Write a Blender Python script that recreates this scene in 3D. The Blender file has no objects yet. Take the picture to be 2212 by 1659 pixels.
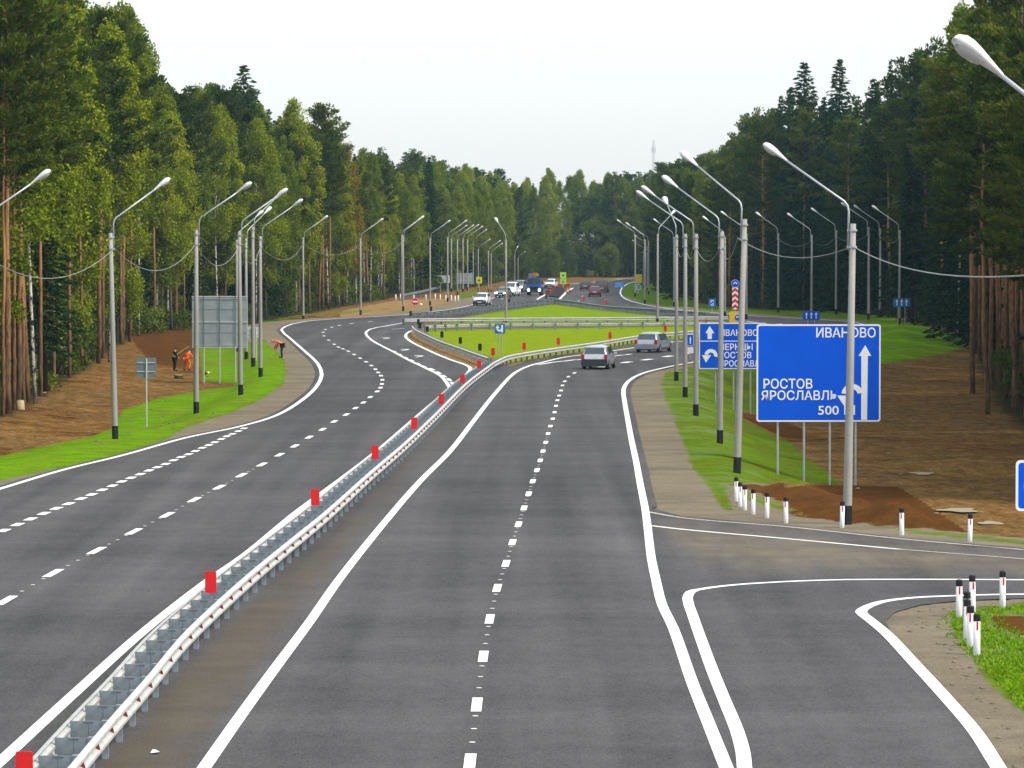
import bpy, bmesh, math, random
import numpy as np
from mathutils import Vector, Matrix
from mathutils.geometry import delaunay_2d_cdt

SC = bpy.context.scene
COL = SC.collection
RNG = random.Random(7)
NR = np.random.default_rng(11)

# ------------------------------------------------------------------ camera
FPX, UC, VC, VH = 8200.0, 1106.0, 829.5, 510.0     # focal length, centre and eye level on a 2212 x 1659 picture
CAM_H = 8.3
PITCH = math.atan((VC - VH) / FPX)
cam_data = bpy.data.cameras.new('camera')
cam_data.sensor_width = 36.0
cam_data.lens = 36.0 * FPX / 2212.0
cam_data.clip_start = 1.0
cam_data.clip_end = 12000.0
cam = bpy.data.objects.new('camera', cam_data)
COL.objects.link(cam)
cam.location = (0, 0, CAM_H)
cam.rotation_euler = (math.pi / 2 - PITCH, 0, 0)
SC.camera = cam

# ------------------------------------------------------------------ world, sun, exposure
SUN_DIR = Vector((0.58, -0.32, 0.80)).normalized()          # towards the sun
sun_el = math.asin(SUN_DIR.z)
sun_rot = math.atan2(SUN_DIR.x, SUN_DIR.y)
world = bpy.data.worlds.new('World')
SC.world = world
world.use_nodes = True
wn, wl = world.node_tree.nodes, world.node_tree.links
wn.clear()
sky = wn.new('ShaderNodeTexSky')
sky.sky_type = 'NISHITA'
sky.sun_disc = False
sky.sun_elevation = sun_el
sky.sun_rotation = sun_rot
sky.dust_density = 3.0
bg_sky = wn.new('ShaderNodeBackground')
bg_sky.inputs['Strength'].default_value = 0.05
wl.new(sky.outputs[0], bg_sky.inputs['Color'])
bg_cloud = wn.new('ShaderNodeBackground')                    # even high overcast in front of the blue
bg_cloud.inputs['Strength'].default_value = 0.36
cl_tc = wn.new('ShaderNodeTexCoord')
cl_n = wn.new('ShaderNodeTexNoise')
cl_n.inputs['Scale'].default_value = 2.2
cl_n.inputs['Detail'].default_value = 4.0
cl_r = wn.new('ShaderNodeValToRGB')
cl_r.color_ramp.elements[0].position = 0.3
cl_r.color_ramp.elements[0].color = (0.955, 0.99, 1.0, 1)
cl_r.color_ramp.elements[1].position = 0.75
cl_r.color_ramp.elements[1].color = (1.02, 1.03, 1.02, 1)
wl.new(cl_tc.outputs['Generated'], cl_n.inputs['Vector'])
wl.new(cl_n.outputs['Fac'], cl_r.inputs['Fac'])
wl.new(cl_r.outputs['Color'], bg_cloud.inputs['Color'])
w_add = wn.new('ShaderNodeAddShader')
wl.new(bg_sky.outputs[0], w_add.inputs[0])
wl.new(bg_cloud.outputs[0], w_add.inputs[1])
w_out = wn.new('ShaderNodeOutputWorld')
wl.new(w_add.outputs[0], w_out.inputs['Surface'])

sun_data = bpy.data.lights.new('sun', 'SUN')
sun_data.energy = 1.5
sun_data.angle = math.radians(12)
sun_data.color = (1.0, 0.94, 0.84)
sun = bpy.data.objects.new('sun', sun_data)
COL.objects.link(sun)
sun.rotation_euler = SUN_DIR.to_track_quat('Z', 'Y').to_euler()
sun.location = (0, 0, 60)

SC.view_settings.view_transform = 'Standard'
SC.view_settings.look = 'None'
SC.view_settings.gamma = 1.0
SC.view_settings.use_curve_mapping = False
SC.view_settings.exposure = 1.15
SC.render.engine = 'CYCLES'
SC.cycles.max_bounces = 6
SC.cycles.diffuse_bounces = 3
SC.cycles.transparent_max_bounces = 8
SC.cycles.volume_bounces = 0

# ------------------------------------------------------------------ where a sight line meets the place
CP, SP = math.cos(PITCH), math.sin(PITCH)

def ray(u, v):
    a, b = (u - UC) / FPX, -(v - VC) / FPX
    return a, CP + b * SP, -SP + b * CP

def at(u, v, z=0.0):
    x, y, d = ray(u, v)
    t = (z - CAM_H) / d
    return (x * t, y * t)

def px_of(x, y, z):
    """picture position of a point of the place (arrays allowed)"""
    zz = z - CAM_H
    dep = y * CP - zz * SP
    up = y * SP + zz * CP
    return UC + FPX * x / dep, VC - FPX * up / dep

def ppm(y):
    return FPX / y

# ------------------------------------------------------------------ helpers
def tag(o, label=None, cat=None, group=None, kind=None):
    if label: o['label'] = label
    if cat: o['category'] = cat
    if group: o['group'] = group
    if kind: o['kind'] = kind
    return o

def link(name, me, m=None, parent=None):
    o = bpy.data.objects.new(name, me)
    COL.objects.link(o)
    if m is not None and len(me.materials) == 0:
        me.materials.append(m)
    if parent is not None:
        o.parent = parent
    return o

def empty(name, loc, rz=0.0):
    o = bpy.data.objects.new(name, None)
    COL.objects.link(o)
    o.location = loc
    o.rotation_euler = (0, 0, rz)
    o.empty_display_size = 0.3
    return o

KIDS = {}
def copy_tree(o, parent=None, kids=None):
    c = o.copy()
    COL.objects.link(c)
    c.parent = parent
    for ch in (kids if kids is not None else o.children):
        copy_tree(ch, c)
    return c

class MB:
    """collects shapes for ONE mesh"""
    def __init__(self):
        self.v, self.f = [], []
    def add(self, vs, fs):
        n = len(self.v)
        self.v += [tuple(p) for p in vs]
        self.f += [tuple(i + n for i in f) for f in fs]
        return self
    def box(self, c, s, rz=0.0, rx=0.0, ry=0.0, taper=1.0):
        hx, hy, hz = s[0] / 2, s[1] / 2, s[2] / 2
        M = Matrix.Rotation(rz, 3, 'Z') @ Matrix.Rotation(ry, 3, 'Y') @ Matrix.Rotation(rx, 3, 'X')
        vs = []
        for dz in (-1, 1):
            k = taper if dz > 0 else 1.0
            for dx, dy in ((-1, -1), (1, -1), (1, 1), (-1, 1)):
                p = M @ Vector((dx * hx * k, dy * hy * k, dz * hz))
                vs.append((p.x + c[0], p.y + c[1], p.z + c[2]))
        return self.add(vs, [(0, 3, 2, 1), (4, 5, 6, 7), (0, 1, 5, 4), (1, 2, 6, 5), (2, 3, 7, 6), (3, 0, 4, 7)])
    def tube(self, pts, rad, n=8, cap=True):
        pts = [Vector(p) for p in pts]
        if not hasattr(rad, '__len__'):
            rad = [rad] * len(pts)
        vs, fs = [], []
        up = Vector((0, 0, 1))
        for i, p in enumerate(pts):
            t = (pts[min(i + 1, len(pts) - 1)] - pts[max(i - 1, 0)]).normalized()
            ref = up if abs(t.z) < 0.95 else Vector((1, 0, 0))
            a = t.cross(ref).normalized()
            b = a.cross(t).normalized()
            for k in range(n):
                an = 2 * math.pi * k / n
                vs.append(p + (a * math.cos(an) + b * math.sin(an)) * rad[i])
        for i in range(len(pts) - 1):
            for k in range(n):
                k2 = (k + 1) % n
                fs.append((i * n + k, i * n + k2, (i + 1) * n + k2, (i + 1) * n + k))
        if cap:
            fs.append(tuple(range(n - 1, -1, -1)))
            fs.append(tuple((len(pts) - 1) * n + k for k in range(n)))
        return self.add(vs, fs)
    def lathe(self, prof, n=12, c=(0, 0, 0)):
        """profile of (r, z) round the z axis"""
        vs, fs = [], []
        for r, z in prof:
            for k in range(n):
                an = 2 * math.pi * k / n
                vs.append((c[0] + r * math.cos(an), c[1] + r * math.sin(an), c[2] + z))
        m = len(prof)
        for i in range(m - 1):
            for k in range(n):
                k2 = (k + 1) % n
                fs.append((i * n + k, i * n + k2, (i + 1) * n + k2, (i + 1) * n + k))
        fs.append(tuple(range(n - 1, -1, -1)))
        fs.append(tuple((m - 1) * n + k for k in range(n)))
        return self.add(vs, fs)
    def prism(self, poly, y0, y1):
        """outline in (x, z), solid from y0 to y1"""
        n = len(poly)
        vs = [(x, y0, z) for x, z in poly] + [(x, y1, z) for x, z in poly]
        fs = [tuple(range(n)), tuple(range(2 * n - 1, n - 1, -1))]
        for k in range(n):
            k2 = (k + 1) % n
            fs.append((k, k + n, k2 + n, k2))
        return self.add(vs, fs)
    def mesh(self, name, m=None, smooth=False):
        me = bpy.data.meshes.new(name)
        me.from_pydata(self.v, [], self.f)
        if m is not None:
            me.materials.append(m)
        if smooth:
            me.polygons.foreach_set('use_smooth', [True] * len(me.polygons))
        me.update()
        return me
    def build(self, name, m, parent=None, smooth=False):
        return link(name, self.mesh(name, m, smooth), None, parent)

def rounded_rect(w, h, r, n=4):
    out = []
    for cx, cz, a0 in ((w / 2 - r, h / 2 - r, 0), (-w / 2 + r, h / 2 - r, 90), (-w / 2 + r, -h / 2 + r, 180), (w / 2 - r, -h / 2 + r, 270)):
        for k in range(n + 1):
            a = math.radians(a0 + 90 * k / n)
            out.append((cx + r * math.cos(a), cz + r * math.sin(a)))
    return out

def catmull(pts, step_px=14.0):
    """smooth a measured line"""
    P = [np.array(p, float) for p in pts]
    P = [2 * P[0] - P[1]] + P + [2 * P[-1] - P[-2]]
    out = []
    for i in range(1, len(P) - 2):
        p0, p1, p2, p3 = P[i - 1], P[i], P[i + 1], P[i + 2]
        t1 = np.linalg.norm(p1 - p0) ** .5 + 1e-9
        t2 = t1 + np.linalg.norm(p2 - p1) ** .5 + 1e-9
        t3 = t2 + np.linalg.norm(p3 - p2) ** .5 + 1e-9
        n = max(2, int(np.linalg.norm(p2 - p1) / step_px))
        for k in range(n):
            t = t1 + (t2 - t1) * k / n
            A1 = (t1 - t) / t1 * p0 + t / t1 * p1
            A2 = (t2 - t) / (t2 - t1) * p1 + (t - t1) / (t2 - t1) * p2
            A3 = (t3 - t) / (t3 - t2) * p2 + (t - t2) / (t3 - t2) * p3
            B1 = (t2 - t) / t2 * A1 + t / t2 * A2
            B2 = (t3 - t) / (t3 - t1) * A2 + (t - t1) / (t3 - t1) * A3
            out.append((t2 - t) / (t2 - t1) * B1 + (t - t1) / (t2 - t1) * B2)
    out.append(P[-2])
    return [tuple(p) for p in out]

def ground_line(pts, z=0.0, smooth=True):
    p = catmull(pts) if smooth else pts
    return [at(u, v, z) for u, v in p]

def offset(path, d):
    """shift a ground path sideways, d > 0 to the side on the right of its direction"""
    P = np.array(path, float)
    T = np.gradient(P, axis=0)
    T /= np.linalg.norm(T, axis=1)[:, None] + 1e-9
    return [tuple(p) for p in P + np.stack([T[:, 1], -T[:, 0]], 1) * d]

def resample(path, step):
    P = np.array(path, float)
    s = np.concatenate([[0], np.cumsum(np.linalg.norm(np.diff(P, axis=0), axis=1))])
    n = max(1, int(round(s[-1] / step)))
    q = np.linspace(0, s[-1], n + 1)
    return np.stack([np.interp(q, s, P[:, k]) for k in range(P.shape[1])], 1)

def inside(X, Y, poly):
    r = np.zeros(np.shape(X), bool)
    n = len(poly)
    for i in range(n):
        x1, y1 = poly[i]
        x2, y2 = poly[(i + 1) % n]
        c = ((y1 > Y) != (y2 > Y))
        with np.errstate(divide='ignore', invalid='ignore'):
            xi = (x2 - x1) * (Y - y1) / (y2 - y1 + 1e-12) + x1
        r ^= c & (X < xi)
    return r

def seg_dist(X, Y, poly, closed=True):
    d = np.full(np.shape(X), 1e18)
    n = len(poly)
    for i in range(n if closed else n - 1):
        x1, y1 = poly[i]
        x2, y2 = poly[(i + 1) % n]
        dx, dy = x2 - x1, y2 - y1
        L = dx * dx + dy * dy + 1e-12
        t = np.clip(((X - x1) * dx + (Y - y1) * dy) / L, 0, 1)
        d = np.minimum(d, (X - x1 - t * dx) ** 2 + (Y - y1 - t * dy) ** 2)
    return np.sqrt(d)

def signed(X, Y, poly):
    d = seg_dist(X, Y, poly)
    return np.where(inside(X, Y, poly), d, -d)

def sstep(a, b, x):
    t = np.clip((x - a) / (b - a), 0, 1)
    return t * t * (3 - 2 * t)

# ------------------------------------------------------------------ materials
def nodes_of(name):
    m = bpy.data.materials.new(name)
    m.use_nodes = True
    nt = m.node_tree
    bs = nt.nodes['Principled BSDF']
    return m, nt.nodes, nt.links, bs

def noise(N, L, scale, detail=4.0, rough=0.6, vec=None, dist=0.0):
    n = N.new('ShaderNodeTexNoise')
    n.inputs['Scale'].default_value = scale
    n.inputs['Detail'].default_value = detail
    n.inputs['Roughness'].default_value = rough
    n.inputs['Distortion'].default_value = dist
    if vec is not None:
        L.new(vec, n.inputs['Vector'])
    return n.outputs['Fac']

def ramp(N, L, src, lo, hi, c0=(0, 0, 0), c1=(1, 1, 1)):
    r = N.new('ShaderNodeValToRGB')
    r.color_ramp.elements[0].position = lo
    r.color_ramp.elements[0].color = (*c0, 1)
    r.color_ramp.elements[1].position = hi
    r.color_ramp.elements[1].color = (*c1, 1)
    L.new(src, r.inputs['Fac'])
    return r.outputs['Color']

def mix(N, L, fac, a, b, mode='MIX'):
    m = N.new('ShaderNodeMix')
    m.data_type = 'RGBA'
    m.blend_type = mode
    for key, val in (('Factor', fac), ('A', a), ('B', b)):
        s = [i for i in m.inputs if i.name == key and (i.type == 'RGBA' or (key == 'Factor' and i.type == 'VALUE'))][0]
        if isinstance(val, (int, float)):
            s.default_value = val
        elif isinstance(val, tuple):
            s.default_value = (*val, 1)
        else:
            L.new(val, s)
    return [o for o in m.outputs if o.type == 'RGBA'][0]

def math_node(N, L, op, a, b=None):
    m = N.new('ShaderNodeMath')
    m.operation = op
    for i, val in enumerate((a, b)):
        if val is None: continue
        if isinstance(val, (int, float)): m.inputs[i].default_value = val
        else: L.new(val, m.inputs[i])
    return m.outputs[0]

def obj_vec(N, L, scale=(1, 1, 1)):
    tc = N.new('ShaderNodeTexCoord')
    mp = N.new('ShaderNodeMapping')
    mp.inputs['Scale'].default_value = scale
    L.new(tc.outputs['Object'], mp.inputs['Vector'])
    return mp.outputs[0]

def world_vec(N, L, scale=(1, 1, 1)):
    g = N.new('ShaderNodeNewGeometry')
    mp = N.new('ShaderNodeMapping')
    mp.inputs['Scale'].default_value = scale
    L.new(g.outputs['Position'], mp.inputs['Vector'])
    return mp.outputs[0]

def attr(N, name):
    a = N.new('ShaderNodeAttribute')
    a.attribute_name = name
    return a.outputs['Fac']

def bump(N, L, bs, h, strength, dist=0.02):
    b = N.new('ShaderNodeBump')
    b.inputs['Strength'].default_value = strength
    b.inputs['Distance'].default_value = dist
    L.new(h, b.inputs['Height'])
    L.new(b.outputs[0], bs.inputs['Normal'])

def plain(name, col, rough=0.6, metal=0.0, spec=0.4, wear=0.25, scale=6.0, emit=None, coat=0.0):
    """a coat of colour with a little uneven wear"""
    m, N, L, bs = nodes_of(name)
    n = noise(N, L, scale, 5, 0.65, obj_vec(N, L))
    dark = tuple(c * (1 - wear) for c in col)
    lite = tuple(min(1.0, c * (1 + wear * 0.5)) for c in col)
    L.new(ramp(N, L, n, 0.3, 0.7, dark, lite), bs.inputs['Base Color'])
    bs.inputs['Roughness'].default_value = rough
    bs.inputs['Metallic'].default_value = metal
    bs.inputs['Specular IOR Level'].default_value = spec
    bs.inputs['Coat Weight'].default_value = coat
    if emit:
        bs.inputs['Emission Color'].default_value = (*emit[0], 1)
        bs.inputs['Emission Strength'].default_value = emit[1]
    return m

M = {}
M['steel'] = plain('galvanised_rail', (0.62, 0.62, 0.585), 0.45, 0.3, 0.5, 0.22, 2.6)
M['steel_grey'] = plain('galvanised_post', (0.23, 0.27, 0.30), 0.5, 0.3, 0.4, 0.3, 5)
M['sign_back'] = plain('galvanised_sheet', (0.36, 0.42, 0.45), 0.45, 0.35, 0.5, 0.2, 1.2)
M['sign_back_dark'] = plain('grey_sheet', (0.17, 0.20, 0.21), 0.5, 0.2, 0.4, 0.15, 2)
M['frame_bar'] = plain('zinc_bar', (0.62, 0.66, 0.68), 0.4, 0.3, 0.5, 0.1, 3)
M['seam'] = plain('dark_seam_gap', (0.07, 0.09, 0.10), 0.7, 0.0, 0.2, 0.2, 3)
M['blue'] = plain('sign_blue', (0.001, 0.090, 0.66), 0.6, 0.0, 0.10, 0.10, 0.7)
M['blue_pale'] = plain('sign_blue_faded', (0.02, 0.14, 0.48), 0.45, 0.0, 0.35, 0.12, 2)
M['white'] = plain('sign_white', (0.78, 0.80, 0.82), 0.5, 0.0, 0.3, 0.06, 2)
M['letter'] = plain('letter_white', (0.80, 0.82, 0.84), 0.5, 0.0, 0.3, 0.05, 2)
M['yellow'] = plain('sign_yellow', (0.75, 0.52, 0.01), 0.5, 0.0, 0.3, 0.08, 2)
M['lime'] = plain('sign_lime', (0.42, 0.72, 0.06), 0.5, 0.0, 0.3, 0.08, 2)
M['red'] = plain('sign_red', (0.62, 0.008, 0.012), 0.45, 0.0, 0.35, 0.10, 4)
M['red_dark'] = plain('reflector_red', (0.20, 0.010, 0.012), 0.35, 0.0, 0.5, 0.2, 8)
M['black'] = plain('black_paint', (0.010, 0.010, 0.011), 0.6, 0.0, 0.3, 0.3, 6)
M['rubber'] = plain('rubber', (0.018, 0.018, 0.019), 0.8, 0.0, 0.3, 0.3, 9)
M['lamp_shell'] = plain('lamp_shell', (0.72, 0.73, 0.74), 0.4, 0.1, 0.5, 0.08, 3)
M['lamp_lens'] = plain('lamp_lens', (0.45, 0.46, 0.45), 0.15, 0.0, 0.6, 0.1, 3)
M['arm'] = plain('zinc_pipe', (0.46, 0.50, 0.52), 0.4, 0.4, 0.5, 0.2, 4)
M['post_white'] = plain('white_plastic', (0.80, 0.81, 0.83), 0.5, 0.0, 0.35, 0.10, 5)
M['cable'] = plain('cable_sheath', (0.30, 0.32, 0.29), 0.6, 0.0, 0.3, 0.3, 2)
M['wood'] = plain('fresh_wood', (0.50, 0.38, 0.20), 0.8, 0.0, 0.2, 0.3, 4)
M['puddle_sky'] = plain('puddle_sky_paint', (0.31, 0.26, 0.18), 0.9, 0.0, 0.2, 0.25, 3)  # puddle colour with the reflected sky painted in
M['stump'] = plain('stump_bark', (0.06, 0.045, 0.03), 0.9, 0.0, 0.1, 0.4, 9)
M['cut'] = plain('cut_wood', (0.48, 0.36, 0.20), 0.8, 0.0, 0.2, 0.2, 9)
M['orange'] = plain('orange_fabric', (0.80, 0.14, 0.015), 0.8, 0.0, 0.2, 0.2, 9)
M['hivis'] = plain('yellow_fabric', (0.55, 0.72, 0.01), 0.8, 0.0, 0.2, 0.2, 9)
M['navy'] = plain('dark_fabric', (0.018, 0.020, 0.028), 0.85, 0.0, 0.2, 0.3, 9)
M['skin'] = plain('skin', (0.50, 0.30, 0.21), 0.6, 0.0, 0.35, 0.1, 9)
M['hair'] = plain('hair', (0.03, 0.02, 0.015), 0.7, 0.0, 0.3, 0.3, 20)
M['orange_plastic'] = plain('orange_plastic', (0.80, 0.22, 0.01), 0.5, 0.0, 0.4, 0.1, 5)
M['red_plastic'] = plain('red_plastic', (0.34, 0.035, 0.02), 0.5, 0.0, 0.4, 0.15, 5)
M['blue_sheet'] = plain('blue_sheeting', (0.05, 0.22, 0.50), 0.5, 0.0, 0.4, 0.2, 2)
M['paper'] = plain('paper', (0.8, 0.8, 0.78), 0.8, 0.0, 0.2, 0.1, 8)
M['stone'] = plain('stone', (0.20, 0.165, 0.115), 0.9, 0.0, 0.2, 0.4, 3)
# vehicles
M['glass'] = plain('dark_glass', (0.05, 0.075, 0.085), 0.08, 0.0, 0.8, 0.1, 2)
M['silver'] = plain('silver_paint', (0.50, 0.52, 0.55), 0.28, 0.45, 0.5, 0.05, 2, coat=0.5)
M['silver_blue'] = plain('silver_blue_paint', (0.38, 0.43, 0.50), 0.28, 0.45, 0.5, 0.05, 2, coat=0.5)
M['white_paint'] = plain('white_car_paint', (0.80, 0.81, 0.83), 0.3, 0.0, 0.5, 0.04, 2, coat=0.5)
M['maroon'] = plain('maroon_paint', (0.10, 0.012, 0.025), 0.3, 0.1, 0.5, 0.1, 2, coat=0.5)
M['grey_paint'] = plain('grey_paint', (0.20, 0.21, 0.21), 0.35, 0.3, 0.5, 0.1, 2, coat=0.3)
M['brown_paint'] = plain('brown_grey_paint', (0.085, 0.070, 0.070), 0.5, 0.0, 0.4, 0.2, 2)
M['truck_blue'] = plain('truck_blue_paint', (0.012, 0.09, 0.42), 0.4, 0.0, 0.5, 0.12, 2, coat=0.3)
M['crane_orange'] = plain('crane_orange_paint', (0.45, 0.17, 0.03), 0.5, 0.0, 0.4, 0.25, 2)
M['bumper'] = plain('bumper_plastic', (0.035, 0.04, 0.045), 0.55, 0.0, 0.4, 0.15, 3)
M['tail'] = plain('tail_lamp', (0.42, 0.015, 0.03), 0.2, 0.0, 0.6, 0.1, 8)
M['rim'] = plain('wheel_rim', (0.38, 0.39, 0.40), 0.35, 0.6, 0.5, 0.2, 8)
M['plate'] = plain('number_plate', (0.75, 0.76, 0.76), 0.5, 0.0, 0.3, 0.05, 8)
M['headlight'] = plain('lit_headlight', (0.9, 0.9, 0.86), 0.2, 0.0, 0.5, 0.0, 8, emit=((1.0, 0.96, 0.88), 6.0))
M['headlight_off'] = plain('headlight_glass', (0.62, 0.65, 0.68), 0.1, 0.0, 0.8, 0.05, 8)

def concrete_mat():
    m, N, L, bs = nodes_of('pole_concrete')
    n1 = noise(N, L, 1.2, 6, 0.7, obj_vec(N, L, (1, 1, 0.35)))
    n2 = noise(N, L, 30, 4, 0.7, obj_vec(N, L))
    c = ramp(N, L, n1, 0.32, 0.70, (0.25, 0.245, 0.225), (0.38, 0.37, 0.345))
    c = mix(N, L, 0.22, c, ramp(N, L, n2, 0.35, 0.65, (0.15, 0.148, 0.135), (0.42, 0.41, 0.385)))
    L.new(c, bs.inputs['Base Color'])
    bs.inputs['Roughness'].default_value = 0.9
    bs.inputs['Specular IOR Level'].default_value = 0.2
    bump(N, L, bs, n2, 0.25, 0.01)
    return m
M['concrete'] = concrete_mat()

def asphalt_mat():
    m, N, L, bs = nodes_of('asphalt')
    wv = world_vec(N, L)
    fine = noise(N, L, 26.0, 3, 0.75, wv)
    layers = ((noise(N, L, 1.0, 5, 0.6, world_vec(N, L, (0.05, 0.045, 1)), 0.6), 0.50),     # batches of mix
              (noise(N, L, 1.0, 5, 0.65, world_vec(N, L, (0.06, 0.24, 1)), 0.3), 0.50),      # passes of paver and roller
              (noise(N, L, 1.0, 3, 0.5, world_vec(N, L, (0.75, 0.014, 1))), 0.65),          # wheel tracks
              (noise(N, L, 1.0, 6, 0.8, world_vec(N, L, (2.2, 1.0, 1))), 0.5),             # scuffs
              (noise(N, L, 1.0, 4, 0.8, world_vec(N, L, (11, 5.0, 1))), 0.55),
              (noise(N, L, 1.0, 3, 0.8, world_vec(N, L, (28, 4.0, 1))), 0.9),      # stone grain
              (fine, 0.8))
    f = 1.0
    for src, k in layers:
        t = math_node(N, L, 'MULTIPLY', math_node(N, L, 'SUBTRACT', src, 0.5), 2.0 * k)
        f = math_node(N, L, 'ADD', f, t)
    f = math_node(N, L, 'MAXIMUM', f, 0.30)
    c = mix(N, L, 1.0, (0.0645, 0.0622, 0.0622), f, 'MULTIPLY')
    # thin dust and soil carried on to the surface
    d = attr(N, 'dust')
    edge = noise(N, L, 1.0, 6, 0.75, world_vec(N, L, (0.9, 0.16, 1)), 0.5)
    e2 = noise(N, L, 1.0, 6, 0.75, world_vec(N, L, (0.25, 0.35, 1)), 0.5)
    q = math_node(N, L, 'ADD', d, math_node(N, L, 'MULTIPLY', math_node(N, L, 'SUBTRACT', edge, 0.5), 1.6))
    q = math_node(N, L, 'MULTIPLY', ramp(N, L, q, 0.15, 0.85), d)
    tan = mix(N, L, ramp(N, L, e2, 0.40, 0.62), (0.115, 0.095, 0.060), (0.215, 0.180, 0.115))
    brown = mix(N, L, ramp(N, L, e2, 0.40, 0.62), (0.024, 0.019, 0.011), (0.070, 0.054, 0.030))
    dustc = mix(N, L, attr(N, 'tan'), brown, tan)
    dustc = mix(N, L, 0.35, dustc, ramp(N, L, fine, 0.3, 0.7, (0.04, 0.032, 0.02), (0.26, 0.21, 0.14)))
    c = mix(N, L, q, c, dustc)
    L.new(c, bs.inputs['Base Color'])
    bs.inputs['Roughness'].default_value = 0.88
    bs.inputs['Specular IOR Level'].default_value = 0.20
    bump(N, L, bs, fine, 0.3, 0.006)
    return m
M['asphalt'] = asphalt_mat()

def paint_mat():
    m, N, L, bs = nodes_of('road_paint')
    fine = noise(N, L, 14.0, 5, 0.75, world_vec(N, L))
    big = noise(N, L, 0.5, 4, 0.7, world_vec(N, L))
    c = ramp(N, L, fine, 0.28, 0.46, (0.30, 0.29, 0.27), (0.80, 0.80, 0.77))
    c = mix(N, L, 0.35, c, ramp(N, L, big, 0.3, 0.6, (0.60, 0.58, 0.53), (0.83, 0.83, 0.81)))
    L.new(c, bs.inputs['Base Color'])
    bs.inputs['Roughness'].default_value = 0.7
    bs.inputs['Specular IOR Level'].default_value = 0.3
    return m
M['paint'] = paint_mat()

def worn_paint_mat():
    m, N, L, bs = nodes_of('worn_road_paint')
    fine = noise(N, L, 9.0, 6, 0.8, world_vec(N, L))
    L.new(ramp(N, L, fine, 0.38, 0.62, (0.26, 0.23, 0.17), (0.62, 0.60, 0.55)), bs.inputs['Base Color'])
    bs.inputs['Roughness'].default_value = 0.8
    return m
M['paint_worn'] = worn_paint_mat()

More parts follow.
